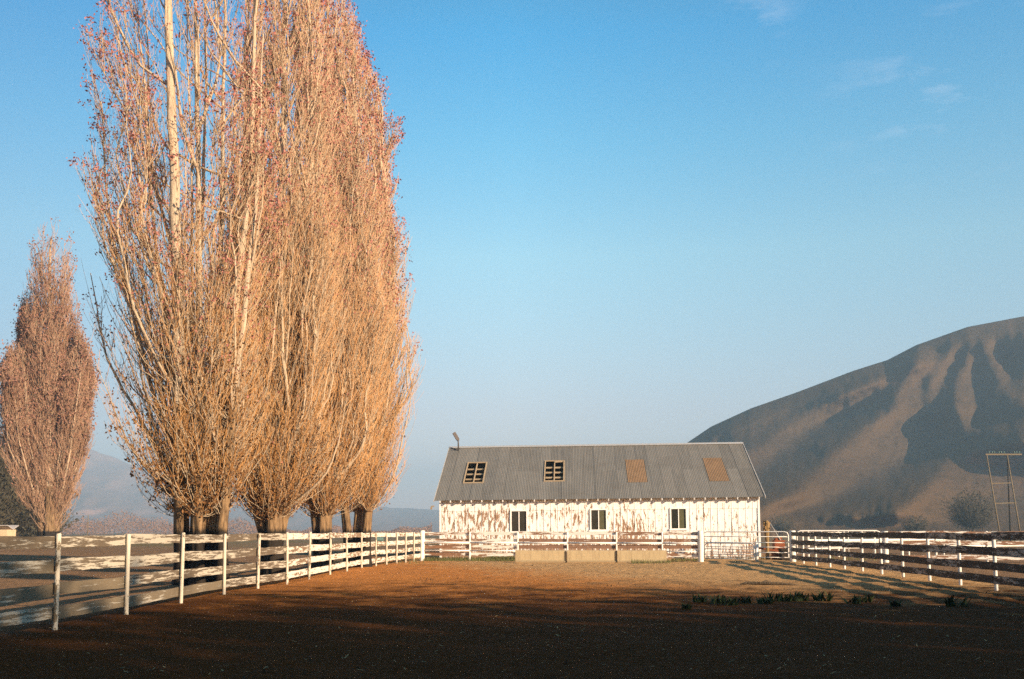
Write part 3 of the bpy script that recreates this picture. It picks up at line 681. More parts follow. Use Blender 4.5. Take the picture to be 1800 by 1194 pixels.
# concrete barriers
def barriers():
    cs = [(906, 995.5), (996.5, 1083.5), (1084.5, 1171)]
    labs = ['tan concrete block on the left end of the row before the pen fence', 'tan concrete block between its two neighbours before the pen fence', 'tan concrete block on the right end of the row nearest the pipe gate']
    for i, (a, b) in enumerate(cs):
        Y = 48.7-.1*i; xa, xb = (a-900)/F*Y, (b-900)/F*Y; L = xb-xa; H = .60; mb = MB()
        prof = [(-.26, -.05), (-.25, .06), (-.17, .10), (-.15, H-.02), (-.12, H), (.12, H), (.15, H-.02), (.17, .10), (.25, .06), (.26, -.05)]
        seg = 12; n = len(prof); rn = random.Random(i)
        for k in range(seg+1):
            for (yy, zz) in prof: mb.v.append((-L/2+L*k/seg, yy+rn.uniform(-.003, .003), zz+rn.uniform(-.006, .006)))
        for k in range(seg):
            for j in range(n-1): mb.f.append((k*n+j, (k+1)*n+j, (k+1)*n+j+1, k*n+j+1))
        mb.f.append(tuple(range(n))); mb.f.append(tuple(range(seg*n+n-1, seg*n-1, -1)))
        o = mb.build('concrete_barrier', M['concrete']); o.location = ((xa+xb)/2, Y+.25, .0); o.rotation_euler = (0, 0, R([.4, -.3, .3][i]))
        tag(o, labs[i], 'concrete barrier', 'concrete barriers before the pen fence')
barriers()

# ------------------------------------------------------------------ odd things by the right corner of the barn
def implement():
    x, y = ((1362-900)/F*54, 54)
    e = empty('farm_implement', (x, y, 0), 'rusty orange farm implement standing behind the barn gate', 'farm implement')
    hb = MB(); hb.bar((.15, 0, .55), (.15, 0, 1.05), .55, .5, up=(0, 1, 0)); hb.bar((.15, 0, 1.05), (.1, 0, 1.2), .35, .3, up=(0, 1, 0)); hb.build('hopper', M['rust'], e)
    fr = MB()
    for s in (-.25, .25): fr.bar((-.9, s, .62), (.8, s, .35), .06, .09); fr.bar((.2, s, .6), (.55, s, .02), .06, .07); fr.bar((.1, s, .6), (-.3, s, .02), .05, .06)
    fr.bar((-.9, -.25, .62), (-.9, .25, .62), .06, .08); fr.build('frame', M['rust'], e)
    bx = MB(); bx.box(-.2, .22, -.3, .2, .02, .4); bx.build('gearbox', M['rust'], e)
    for s in (-.36, .36):
        wv = MB(); ring = [(.42+.28*math.cos(a), s, .3+.28*math.sin(a)) for a in np.linspace(0, 2*math.pi, 17)]; wv.tube(ring, .04, 6, False)
        for a in (0, 1, 2): wv.bar((.42-.27*math.cos(a*1.05), s, .3-.27*math.sin(a*1.05)), (.42+.27*math.cos(a*1.05), s, .3+.27*math.sin(a*1.05)), .03, .03)
        wv.build('wheel', M['darkmetal'], e, True)
    ar = MB(); ar.tube([(-.35, -.1, 2.0), (.75, -.25, .1)], .035, 6); ar.build('drawbar', M['grey_pipe'], e, True)
    mb = MB(); mb.tube([(0, 0, -.1), (.02, 0, .8), (.0, 0, 1.45), (.02, 0, 1.95), (.0, .0, 2.1)], [.10, .09, .13, .16, .07], 9)
    for k in range(16):
        a = random.uniform(0, 6.28); z = random.uniform(1.4, 2.05); mb.bar((.1*math.cos(a), .1*math.sin(a), z), (.2*math.cos(a), .2*math.sin(a), z+random.uniform(-.05, .18)), .05, .07)
    o = mb.build('weathered_stump', M['ochre']); o.location = ((1346.5-900)/F*53.5, 53.5, 0); tag(o, 'ragged ochre weathered stump post beside the right barn corner', 'stump')
    mb = MB(); mb.box(-.35, .35, -.3, .3, 0, .42); mb.box(-.3, .3, -.25, .25, .42, .5); mb.box(-.37, .37, -.32, .32, .5, .62); mb.tube([(.0, 0, .62), (0, 0, .72)], .05, 6)
    o = mb.build('feed_bin', M['interior']); o.location = ((1381-900)/F*53, 53, 0); tag(o, 'black lidded bin low behind the barn gate', 'bin')
implement()
def utility():
    Y = 150
    def p(px, py, dy=0): return Vector(at(px, py, Y+dy))
    base = p(1757, 950); e = empty('utility_pole_frame', (base.x, Y, 0), 'tall wooden power line frame with crossarm before the right hill', 'utility pole')
    def pole(a, b, r0, r1, mat):
        a = Vector(a); b = Vector(b); d = (b-a); a = a-d*(a.z/d.z); mb = MB(); mb.tube([a, a.lerp(b, .5), b], [r0, (r0+r1)/2, r1], 8); return mb.build('pole', mat, e, True, e.location)
    pole(p(1757, 936), p(1734, 798), .13, .09, M['polewood']); pole(p(1793, 936), p(1770, 798), .13, .09, M['polewood'])
    pole(p(1776, 936, 4), p(1770.5, 798, 4), .14, .10, M['poledark'])['label'] = 'black middle pole'
    mb = MB(); mb.bar(p(1732, 799), p(1796, 799), .2, .22); mb.build('crossarm', M['polewood'], e, loc=e.location)
    for (x0, x1, y) in ((1742, 1780, 850), (1749, 1785, 885)):
        mb = MB(); mb.bar(p(x0, y), p(x1, y-1), .1, .14); mb.build('brace', M['polewood'], e, loc=e.location)
    for x in (1739, 1744, 1748, 1756, 1760, 1765, 1783, 1787, 1792):
        q = p(x, 798); mb = MB(); mb.tube([q, q+Vector((0, 0, .15)), q+Vector((0, 0, .2)), q+Vector((0, 0, .38))], [.05, .05, .11, .08], 6); mb.build('insulator', M['teal'], e, True, e.location)
utility()
# distant bits beyond the left fence
def bits():
    x, y, _ = at(6, 940, 112); e = empty('shed', (x, y, 0), 'tiny pale roofed shed at the far left beyond the fence', 'shed')
    mb = MB(); mb.box(-1.2, .9, -1, 1, 0, 1.75); mb.build('wall', plain('shed_wall', (.6, .45, .28)), e)
    mb = MB(); mb.bar((-1.5, -.7, 2.0), (1.1, -.7, 2.0), 1.3, .06, up=(0, .35, 1)); mb.bar((-1.5, .62, 2.0), (1.1, .62, 2.0), 1.3, .06, up=(0, -.35, 1)); mb.build('roof', plain('shed_roof', (.5, .45, .42)), e)
    mb = MB(); mb.box(-.4, .1, -1.03, -1.005, .1, 1.5); mb.build('door', M['interior'], e)
    x, y, _ = at(154, 936, 140); mb = MB(); mb.tube([(0, 0, -.1), (0, 0, 2.6), (0, 0, 3.9)], [.07, .06, .05], 6); mb.bar((-.25, 0, .5), (.25, 0, .5), .2, .25); o = mb.build('thin_post', M['polewood'], None, True); o.location = (x, y, 0); tag(o, 'thin pale pole standing in the far left field', 'pole')
    x, y, _ = at(668, 945, 118); mb = MB(); mb.tube([(-.38, 0, .62), (.38, 0, .62)], .3, 12); mb.box(-.3, -.22, -.25, .25, 0, .4); mb.box(.22, .3, -.25, .25, 0, .4)
    o = mb.build('water_tank', M['teal']); o.location = (x, y, 0); o.scale = (1, 1, .95); tag(o, 'small grey green tank in the field seen between the fence rails', 'tank')
bits()

# ------------------------------------------------------------------ poplars
def poplar(name, label, group, Y, basepx, env, seed, trunks, hand=(), n_scaf=120, n_sec=2500, n_twig=24000, leaf_z=None, n_leaf=14000, n_brown=0, tw=None, stems=6, twr=.006, flat=.9, group_mats=None, trmat='trunk', sprout=0, scale=1.0, into=None, limb=1.0):
    rng = np.random.RandomState(seed); rn = random.Random(seed)
    bx = (basepx-900)/F*Y; e = into or empty(name, (bx, Y, 0), label, 'tree', group); E = np.array([bx, Y, 0])
    zs = []; cs = []; rs = []
    for (py, a, b) in sorted(env, key=lambda q: -q[0]):
        xa, _, z = at(a, py, Y); xb, _, _ = at(b, py, Y); zs.append(z); cs.append((xa+xb)/2); rs.append((xb-xa)/2)
    zs, cs, rs = map(np.array, (zs, cs, rs)); zb, zt = zs[0], zs[-1]
    cen = lambda z: np.interp(z, zs, cs); rad = lambda z: np.interp(z, zs, rs)*(z <= zt)
    lump = lambda z, a: 1+.12*np.sin(1.15*z/scale+2*a+seed)+.09*np.sin(2.6*z/scale-3*a+2*seed)
    # --- trunks (given as lists of (px,py), base radius)
    TR = []
    tv = MB()
    for (pts, r0, r1, dy) in trunks:
        dya, dyb = dy if isinstance(dy, tuple) else (dy, dy)
        w3 = [Vector(at(px_, py_, Y+dya+(dyb-dya)*min(1, j_/max(1, len(pts)//2)))) for j_, (px_, py_) in enumerate(pts)]; w3 = [q for q in w3 if q.z < zt-.8]; w3[0].z = -.2
        # resample
        K = 26 if len(pts) > 2 else 10; out = []; L = [0]
        for i in range(1, len(w3)): L.append(L[-1]+(w3[i]-w3[i-1]).length)
        for k in range(K):
            s = L[-1]*k/(K-1); j = max(i for i in range(len(L)) if L[i] <= s+1e-6); j = min(j, len(w3)-2); out.append(w3[j].lerp(w3[j+1], (s-L[j])/(L[j+1]-L[j])))
        out = [out[0]]+[(out[i-1]+out[i]*2+out[i+1])/4 for i in range(1, K-1)]+[out[-1]]
        wan = Vector((0, 0, 0))
        for i in range(2, K-1): wan += Vector((rn.uniform(-1, 1), rn.uniform(-1, 1), 0))*.035; wan *= .9; out[i] = out[i]+wan
        rr = []
        for k in range(K):
            f_ = k/(K-1); q = r0+(r1-r0)*f_**.8
            if out[k].z < .8: q *= 1+.45*(.8-out[k].z)
            rr.append(q)
        n = 14; b0 = len(tv.v); ph = rn.uniform(0, 6)
        for k, pnt in enumerate(out):
            for i in range(n):
                a = 2*math.pi*i/n; am = .2 if pnt.z < 4 else .05
                q = rr[k]*(1+am*math.sin(3*a+ph+.3*k*.3)+am*.7*math.sin(5*a-ph)+rn.uniform(-.04, .04)); tv.v.append((pnt.x+math.cos(a)*q, pnt.y+math.sin(a)*q, pnt.z))
        for k in range(K-1):
            for i in range(n): tv.f.append((b0+k*n+i, b0+k*n+(i+1) % n, b0+(k+1)*n+(i+1) % n, b0+(k+1)*n+i))
        TR.append((np.array([tuple(p) for p in out]), rr))
    t_o = tv.build('trunk', [M['trunk'], M['stem']] if not tw else [M['trunk'], M['branch']], e, True, e.location)
    for p in t_o.data.polygons:
        if p.center.z > 5.5+rn.uniform(-.6, .6): p.material_index = 1
    parts_b = []
    # --- scaffold branches
    K = 14; n = n_scaf; Sx = np.zeros((n, K, 3)); Sr = np.zeros((n, K))
    for i in range(n):
        T, rr = TR[rng.randint(len(TR))]
        zst = zb+.2+(zt-zb)*.72*rng.beta(.9, 2.4)
        if i % 6 == 0: zst = T[-1, 2]-rng.uniform(.3, 6)*scale
        zst = min(zst, T[-1, 2]-.3)
        x0_, y0_ = np.interp(zst, T[:, 2], T[:, 0]), np.interp(zst, T[:, 2], T[:, 1])
        ln = scale*rng.uniform(4, 9.5)*(1-.45*(zst-zb)/(zt-zb)); ze = min(zst+ln, zt-rng.uniform(0, 1.5)); ln = max(ze-zst, 1.)
        phi = rng.uniform(0, 2*np.pi); rho = rng.uniform(.25, .96)**.6
        if zst > zb+4: rho *= .95
        lam = scale*rng.uniform(.9, 2.2)
        for k in range(K):
            f_ = k/(K-1); z = zst+ln*f_**.9
            R_ = rad(z)*rho*lump(z, phi)**.7; tx = cen(z)+R_*math.cos(phi); ty = Y+R_*flat*math.sin(phi)
            g = 1-math.exp(-(z-zst)/lam) if lam else 1
            g = g*.75+.25*f_
            Sx[i, k] = (x0_*(1-g)+tx*g, y0_*(1-g)+ty*g, z)
        j = np.cumsum(rng.normal(0, .035, (K, 3)), 0); j[0] = 0; Sx[i] += j*np.array([1, 1, .3])
        r0 = (.012+.0052*ln*rng.uniform(.6, 1.15))*limb; Sr[i] = np.linspace(r0, .006, K)
    for h in hand:
        pts, r0, dy0, dy1 = h; m_ = len(pts); w3 = np.array([at(px_, py_, Y+dy0+(dy1-dy0)*k/(m_-1)) for k, (px_, py_) in enumerate(pts)])
        L = np.r_[0, np.cumsum(np.linalg.norm(np.diff(w3, axis=0), axis=1))]; s = np.linspace(0, L[-1], K)
        P_ = np.stack([np.interp(s, L, w3[:, c]) for c in range(3)], 1); P_[1:-1] = (P_[:-2]+P_[1:-1]*2+P_[2:])/4
        P_[1:] += np.cumsum(rng.normal(0, .03, (K-1, 3)), 0)*np.array([1, 1, .2])
        Sx = np.concatenate([Sx, P_[None]]); Sr = np.concatenate([Sr, np.linspace(r0, r0*.22, K)[None]])
    parts_b.append(tubes(Sx, Sr, 6))
    # parents: scaffold + upper trunks
    par = [Sx[i] for i in range(len(Sx))]
    plen = np.array([np.linalg.norm(p[-1]-p[0]) for p in par])
    def sample(A, lens, m, lo=.08, beta=(1, 1)):
        idx = rng.choice(len(A), m, p=lens/lens.sum()); f_ = lo+(1-lo)*rng.beta(beta[0], beta[1], m); k = A.shape[1]-1
        q = f_*k; j = np.minimum(q.astype(int), k-1); fr = (q-j)[:, None]
        p = A[idx, j]*(1-fr)+A[idx, j+1]*fr; t = A[idx, j+1]-A[idx, j]; t /= np.linalg.norm(t, axis=1, keepdims=True); return p, t, f_
    def outdir(p, m, spread=.9):
        ax = cen(p[:, 2]); a = np.arctan2(p[:, 1]-Y, p[:, 0]-ax)+rng.normal(0, spread, m); return np.stack([np.cos(a), np.sin(a), np.zeros(m)], 1)
    def grow(p, t, ln, tilt0, tilt1, K2, spread, wob):
        m = len(p); o = outdir(p, m, spread); P_ = np.zeros((m, K2, 3)); P_[:, 0] = p; up = np.array([0, 0, 1.])
        for k in range(1, K2):
            f_ = (k-1)/(K2-1); tl = (tilt0+(tilt1-tilt0)*f_)
            d = o*np.sin(tl)[:, None]+up*np.cos(tl)[:, None]+t*.35+rng.normal(0, wob, (m, 3)); d /= np.linalg.norm(d, axis=1, keepdims=True)
            P_[:, k] = P_[:, k-1]+d*(ln/(K2-1))[:, None]
        return P_
    def keep(P_, slack=1.0):
        q = P_[:, -1]; z = q[:, 2]; rr = rad(z); d = np.sqrt((q[:, 0]-cen(z))**2+((q[:, 1]-Y)/flat)**2)
        rr = rr*lump(z, np.arctan2(q[:, 1]-Y, q[:, 0]-cen(z))); return (d < rr*slack+rng.exponential(.05, len(q))+.03) & (z < zt+rng.normal(.1, .3, len(q)))
    m = n_sec
    # secondaries from scaffolds
    p, t, f_ = sample(Sx, plen, m, .06); ln = scale*rng.uniform(.8, 3.2, m)*(1-.4*f_)
    S2 = grow(p, t, ln, rng.uniform(.45, .95, m), rng.uniform(.1, .35, m), 7, 1.1, .07)
    # secondaries straight from trunks (sprouts low down)
    if sprout:
        TP = []; 
        for T, rr in TR:
            zlo, zhi = zb-.1, min(zb+9, T[-1, 2]); z = zlo+(zhi-zlo)*rng.beta(.8, 2.2, sprout//len(TR)); TP.append(np.stack([np.interp(z, T[:, 2], T[:, 0]), np.interp(z, T[:, 2], T[:, 1]), z], 1))
        p = np.concatenate(TP); m2 = len(p); t = np.tile([0, 0, 1.], (m2, 1))
        S3 = grow(p, t*0, rng.uniform(.6, 3.4, m2), rng.uniform(.5, 1.5, m2), rng.uniform(.0, .4, m2), 7, 2.5, .12); S2 = np.concatenate([S2, S3])
    S2 = S2[keep(S2, 1.0)]
    r0 = rng.uniform(.008, .017, len(S2))[:, None]; parts_b.append(tubes(S2, r0*np.linspace(1, .35, 7)[None], 4))
    V, Q = join(parts_b); mesh_np('limbs', V, Q, M['branch'], e, True, e.location)
    # twigs
    l2 = np.linalg.norm(S2[:, -1]-S2[:, 0], axis=1); m = n_twig; m1_ = int(m*.75)
    p, t, f_ = sample(S2, l2, m1_, .05); p2, t2, f2 = sample(Sx, plen, m-m1_, .05); p = np.concatenate([p, p2]); t = np.concatenate([t, t2])
    ln = scale*rng.uniform(.25, 1.0, m); T3 = grow(p, t, ln, rng.uniform(.3, 1.0, m), rng.uniform(.05, .5, m), 4, 1.6, .12); T3 = T3[keep(T3, 1.03)]
    r0 = (twr*rng.uniform(.7, 1.3, len(T3)))[:, None]; V, Q = tubes(T3, r0*np.linspace(1, .6, 4)[None], 3)
    mesh_np('twigs', V, Q, M[tw or 'twig'], e, False, e.location)
    # last leaves near the twig tips, mostly high and on the outside
    if n_leaf:
        q = T3[:, -1]; z = q[:, 2]; hz = np.clip((z-leaf_z[0])/(leaf_z[1]-leaf_z[0]), 0, 1); d = np.hypot(q[:, 0]-cen(z), (q[:, 1]-Y)/flat)/np.maximum(rad(z), .2)
        wgt = hz*(.18+d**3)+.004; i = np.repeat(rng.choice(len(q), n_leaf//4, p=wgt/wgt.sum()), 4); L_ = q[i]+rng.normal(0, leaf_z[2]*1.7, (len(i), 3))
        V, Q = leafquads(L_, leaf_z[2], rng); mesh_np('leaves', V, Q, M['leaf_far' if tw else 'leaf_red'], e, False, e.location)
    if n_brown:
        z = T3[:, -1, 2]; wgt = np.exp(-np.clip(z-zb, 0, 99)/1.5)+.004; i = rng.choice(len(T3), n_brown, p=wgt/wgt.sum()); L_ = T3[i, 1]+rng.normal(0, .09, (n_brown, 3))
        V, Q = leafquads(L_, .045, rng); mesh_np('dead_leaves', V, Q, M['leaf_brown'], e, False, e.location)
    return e
grp = 'tall poplars behind the left fence'
T1 = poplar('poplar_tree', 'nearest leftmost tall poplar of the big clump, with one thick pale stem', grp, 28.2, 350,
    [(906, 285, 425), (885, 252, 445), (850, 235, 455), (790, 205, 465), (700, 178, 470), (600, 150, 480), (500, 140, 490), (400, 143, 495), (300, 152, 495), (200, 158, 495), (100, 148, 490), (0, 152, 480), (-150, 180, 450), (-300, 230, 400), (-400, 290, 350)], 1,
    [([(321, 1030), (318, 900), (316, 800), (314, 650), (311, 520), (308, 400), (305, 250), (302, 100), (300, -60), (298, -330)], .22, .07, (0, -1.7)),
     ([(338, 1030), (340, 880), (345, 760), (346, 600), (352, 400), (356, 200), (358, -50)], .10, .03, .9),
     ([(349, 1030), (350, 900), (352, 800), (356, 650), (352, 500), (345, 300), (340, 100), (338, -100)], .17, .03, (-.35, -1.0)),
     ([(371, 1030), (374, 900), (383, 800), (398, 660), (410, 560), (424, 430), (437, 290), (440, 150), (446, -30), (450, -200)], .19, .02, (.2, -.6)),
     ([(388, 1030), (392, 900), (404, 800), (418, 650), (440, 480), (455, 300), (462, 150), (463, 60)], .15, .015, (-.2, -.5)),
     ([(352, 1030), (360, 860), (372, 700), (384, 560), (390, 400), (392, 200), (395, -50)], .14, .03, 1.0)],
    hand=[([(311, 790), (296, 760), (272, 705), (256, 640), (240, 570), (222, 500), (200, 420), (188, 300), (184, 180)], .075, 0, -.6),
          ([(318, 850), (285, 800), (250, 740), (222, 690), (190, 640), (170, 570), (156, 480)], .06, 0, .4),
          ([(309, 650), (300, 610), (288, 560), (282, 480), (268, 400), (262, 300), (258, 160), (250, 20)], .07, .0, -.8),
          ([(309, 470), (300, 430), (284, 390), (270, 330), (262, 250), (255, 120), (250, -30)], .06, .0, .5),
          ([(300, 870), (262, 830), (236, 790), (215, 745), (196, 690), (178, 650)], .04, -.2, -.9),
          ([(350, 700), (336, 620), (330, 520), (332, 380), (330, 200), (325, 0)], .06, -.3, -1.0),
          ([(400, 640), (420, 560), (440, 500), (452, 400), (462, 280)], .06, .3, -.9)],
    n_scaf=85, n_sec=1250, n_twig=12500, leaf_z=(5, 14, .040), n_leaf=18000, n_brown=15000, twr=.0047, sprout=1100)
T2 = poplar('poplar_tree', 'second tall poplar of the clump, rising from a gnarled flaring trunk', grp, 33.5, 474,
    [(915, 425, 505), (870, 405, 545), (850, 398, 565), (790, 382, 592), (700, 372, 612), (600, 368, 615), (400, 378, 615), (200, 395, 605), (0, 415, 580), (-110, 440, 560), (-200, 480, 525)], 2,
    [([(474, 1016), (472, 960), (462, 915), (448, 885), (440, 850), (436, 700), (432, 500), (430, 300), (430, 50)], .24, .04, 0),
     ([(480, 1016), (481, 950), (482, 900), (484, 820), (486, 650), (488, 450), (492, 250), (498, -50)], .27, .05, -.2),
     ([(476, 1016), (470, 950), (466, 880), (470, 750), (462, 600), (458, 400), (455, 100)], .22, .04, .4),
     ([(478, 1016), (490, 930), (505, 885), (525, 820), (540, 700), (550, 500), (552, 300), (548, 100)], .2, .035, .1)],
    hand=[([(490, 905), (520, 885), (550, 862), (575, 830), (595, 780), (606, 700)], .06, 0, -.8), ([(455, 890), (430, 870), (412, 830), (398, 770), (385, 700)], .05, 0, -1)],
    n_scaf=190, n_sec=3400, n_twig=22000, limb=1.35, leaf_z=(9, 18, .042), n_leaf=12000, n_brown=14000, twr=.0058, sprout=1500)
T3 = poplar('poplar_tree', 'third tall poplar of the clump, on one short stout half shaded trunk', grp, 38.5, 565,
    [(908, 532, 600), (870, 510, 640), (850, 500, 655), (790, 478, 684), (700, 466, 696), (600, 466, 700), (500, 466, 696), (300, 475, 684), (100, 498, 652), (0, 530, 622), (-50, 560, 600)], 3,
    [([(563, 1004), (563, 950), (560, 900), (545, 850), (532, 750), (520, 600), (515, 400), (520, 200), (530, 60)], .27, .045, .0),
     ([(569, 1004), (569, 950), (570, 895), (575, 800), (578, 650), (580, 450), (578, 250), (575, 0)], .27, .05, -.15),
     ([(566, 1004), (568, 930), (585, 880), (605, 800), (625, 680), (635, 500), (632, 300), (620, 120)], .2, .04, .3)],
    n_scaf=210, n_sec=3600, n_twig=23000, limb=1.35, leaf_z=(9, 19, .048), n_leaf=14000, n_brown=9000, twr=.0068, sprout=1300)
T4 = poplar('poplar_tree', 'farthest tall poplar of the clump, nearest the barn, on a cluster of short trunks', grp, 43, 628,
    [(902, 592, 662), (885, 578, 682), (850, 566, 700), (800, 550, 716), (740, 540, 732), (690, 534, 740), (600, 532, 740), (500, 532, 724), (400, 532, 704), (300, 532, 697), (200, 540, 690), (120, 548, 662), (60, 562, 636), (10, 580, 610)], 4,
    [([(616, 997), (613, 950), (610, 905), (600, 850), (585, 700), (578, 500), (580, 300), (585, 120)], .22, .04, 0),
     ([(628, 997), (628, 950), (630, 900), (632, 800), (636, 600), (634, 400), (625, 200), (600, 40)], .24, .05, .3),
     ([(641, 997), (642, 950), (644, 900), (655, 830), (675, 700), (685, 550), (682, 400), (668, 200)], .2, .04, -.1)],
    hand=[([(648, 900), (668, 880), (685, 850), (700, 800), (712, 740), (722, 660)], .05, 0, -.6)],
    n_scaf=190, n_sec=3200, n_twig=21500, limb=1.35, leaf_z=(9, 19, .052), n_leaf=15000, n_brown=2500, twr=.0072, sprout=1100)
k5 = dict(tw='far_twig', scale=1.7, twr=.018, n_brown=0)
T5 = poplar('poplar_tree', 'separate distant poplar with several pinkish spires at the far left', None, 96, 84,
    [(938, 55, 118), (900, 45, 124), (800, 42, 128), (700, 42, 130), (640, 44, 132), (540, 46, 136), (480, 46, 136), (430, 50, 130), (405, 58, 120), (385, 76, 106)], 5,
    [([(80, 963), (78, 900), (74, 800), (68, 700), (66, 560)], .42, .08, 0), ([(88, 963), (88, 850), (88, 700), (88, 550), (90, 420)], .5, .08, -1), ([(92, 963), (96, 850), (104, 700), (108, 560)], .36, .08, 2)],
    n_scaf=110, n_sec=2600, n_twig=19000, leaf_z=(6, 22, .11), n_leaf=8000, sprout=500, **k5)
poplar('poplar_tree', '', None, 95, 84, [(905, 40, 85), (850, 12, 75), (780, -4, 66), (700, -2, 62), (650, 2, 58), (610, 14, 50), (598, 24, 38)], 6,
    [([(76, 963), (70, 900), (50, 800), (36, 700), (32, 620)], .34, .07, 0)], n_scaf=70, n_sec=1600, n_twig=11000, leaf_z=(4, 16, .13), n_leaf=2800, sprout=300, into=T5, **k5)
poplar('poplar_tree', '', None, 97, 84, [(800, 40, 70), (700, 28, 60), (600, 28, 56), (540, 32, 54), (518, 38, 46)], 7,
    [([(78, 963), (66, 800), (50, 680), (44, 540)], .3, .07, 0)], n_scaf=36, n_sec=700, n_twig=5000, leaf_z=(4, 16, .13), n_leaf=2500, sprout=100, into=T5, **k5)
poplar('poplar_tree', '', None, 95.5, 84, [(905, 85, 125), (850, 92, 150), (780, 96, 160), (720, 100, 166), (660, 112, 165), (600, 126, 154), (572, 136, 146)], 8,
    [([(94, 963), (104, 880), (124, 760), (138, 660), (142, 600)], .34, .07, 0)], n_scaf=70, n_sec=1500, n_twig=11000, leaf_z=(4, 16, .13), n_leaf=3600, sprout=300, into=T5, **k5)

# ------------------------------------------------------------------ other trees
def bushy(name, label, x, y, h, rx, n_l, seed, mat='dark_twig', leaf=None, lsize=.2, trunk_h=.25, twr=.03, group=None, nleaf=0, rz=.38):
    rng = np.random.RandomState(seed); e = empty(name, (x, y, 0), label, 'tree', group)
    cz = h*(1-rz*1.05); ctr = np.array([x, y, cz]); K = 9; n = n_l
    d = rng.normal(size=(n, 3)); d[:, 2] += .25; d /= np.linalg.norm(d, axis=1, keepdims=True)
    lump = 1+.22*np.sin(3*np.arctan2(d[:, 1], d[:, 0])+seed)*np.cos(3*d[:, 2]+seed)+rng.normal(0, .06, n)
    end = ctr+d*np.array([rx, rx, h*rz])*lump[:, None]*rng.uniform(.55, 1, n)[:, None]**.5
    st = np.array([x, y, h*trunk_h])+rng.normal(0, .1, (n, 3)); P_ = np.zeros((n, K, 3))
    for k in range(K):
        f_ = k/(K-1); P_[:, k] = st*(1-f_)+end*f_; P_[:, k, 2] += -h*.06*math.sin(math.pi*f_)
    P_ += np.cumsum(rng.normal(0, h*.012, P_.shape), 1)*(np.arange(K)/K)[None, :, None]
    V1 = tubes(P_, np.linspace(twr*2.4, twr*.5, K)[None]*np.ones((n, 1)), 3)
    m = n*16; i = rng.randint(0, n, m); k = rng.randint(3, K, m); p = P_[i, k]; dd = rng.normal(size=(m, 3)); dd[:, 2] += .5; dd /= np.linalg.norm(dd, axis=1, keepdims=True)
    ln = h*.07*rng.uniform(.4, 1.3, m)[:, None]; T = np.stack([p, p+dd*ln*.5, p+dd*ln+rng.normal(0, .03*h*.2, (m, 3))], 1); V2 = tubes(T, np.ones((m, 3))*twr*.45, 3)
    V, Q = join([V1, V2]); mesh_np('crown', V, Q, M[mat], e, False, e.location)
    if nleaf:
        i = rng.randint(0, m, nleaf); V, Q = leafquads(T[i, 2]+rng.normal(0, lsize, (nleaf, 3)), lsize, rng); mesh_np('leaves', V, Q, M[leaf], e, False, e.location)
    tm = MB(); tm.tube([(0, 0, -.2), (.03*h*.3, 0, h*trunk_h*.5), (0, 0, h*trunk_h*1.3)], [h*.035, h*.026, h*.02], 9); tm.build('trunk', M['trunk_dark'], e, True)
    return e
M['trunk_dark'] = bark_mat('dark_bark', (.06, .045, .03), (.13, .095, .06), lenti=False)
def place(px, Y): return (px-900)/F*Y
bushy('oak_tree', 'large dark spreading tree behind the distant poplar at the left edge', place(8, 135), 135, 15.5, 7.5, 420, 31, nleaf=9000, leaf='dark_leaf', lsize=.26, rz=.46, trunk_h=.15)
bushy('oak_tree', 'dark low round tree to the right of the distant poplar foot', place(66, 150), 150, 7.5, 5.0, 260, 32, nleaf=4000, leaf='dark_leaf', lsize=.22, rz=.44, trunk_h=.15)
bushy('oak_tree', 'dark tree partly out of the picture at the left edge', place(-60, 125), 125, 14, 7, 380, 33, nleaf=7000, leaf='dark_leaf', lsize=.26, rz=.46, trunk_h=.15)
bushy('oak_tree', 'small dark bare oak at the hill foot above the right gate', place(1608, 230), 230, 5.6, 3.3, 160, 34, nleaf=1500, leaf='dark_leaf', lsize=.16)
bushy('oak_tree', 'bigger dark bare oak at the hill foot left of the power line frame', place(1708, 230), 230, 11.5, 6.0, 300, 35, nleaf=3500, leaf='dark_leaf', lsize=.2)
bushy('oak_tree', 'faint small tree on the low slope just right of the barn', place(1374, 262), 262, 6.2, 3.3, 120, 36, nleaf=900, leaf='dark_leaf', lsize=.2)
# a grove out of view behind the camera: it throws the shade over the near end of the paddock
def grove():
    protos = [bushy('shade_tree', 'leafy evergreen of the grove behind the viewer', 0, 0, 15, 5.2, 240, 50+s, nleaf=11000, leaf='dark_leaf', lsize=.42, rz=.47, trunk_h=.08, group='grove behind the viewer') for s in range(2)]
    spots = GROVE
    words = 'first second third fourth fifth sixth seventh eighth ninth tenth eleventh twelfth thirteenth'.split()
    for i, (x, y, s) in enumerate(spots):
        src = protos[i % 2]
        if i < 2: r = src
        else:
            r = src.copy(); C.objects.link(r)
            for ch in src.children:
                c = ch.copy(); C.objects.link(c); c.parent = r
        r['label'] = 'leafy evergreen standing %s from the left in the shade grove behind the viewer' % words[i]; r.location = (x, y, 0); r.scale = (1, 1, s/15.0); r.rotation_euler = (0, 0, i*1.3)
GROVE = [(8+6.0*i, -14-.5*(i % 3), [13.0, 14.4, 12.4, 14.8, 13.2, 17.0, 15.6, 18.4, 16.4, 19.0, 16.6, 18.8, 17.0][i]) for i in range(13)]
grove()

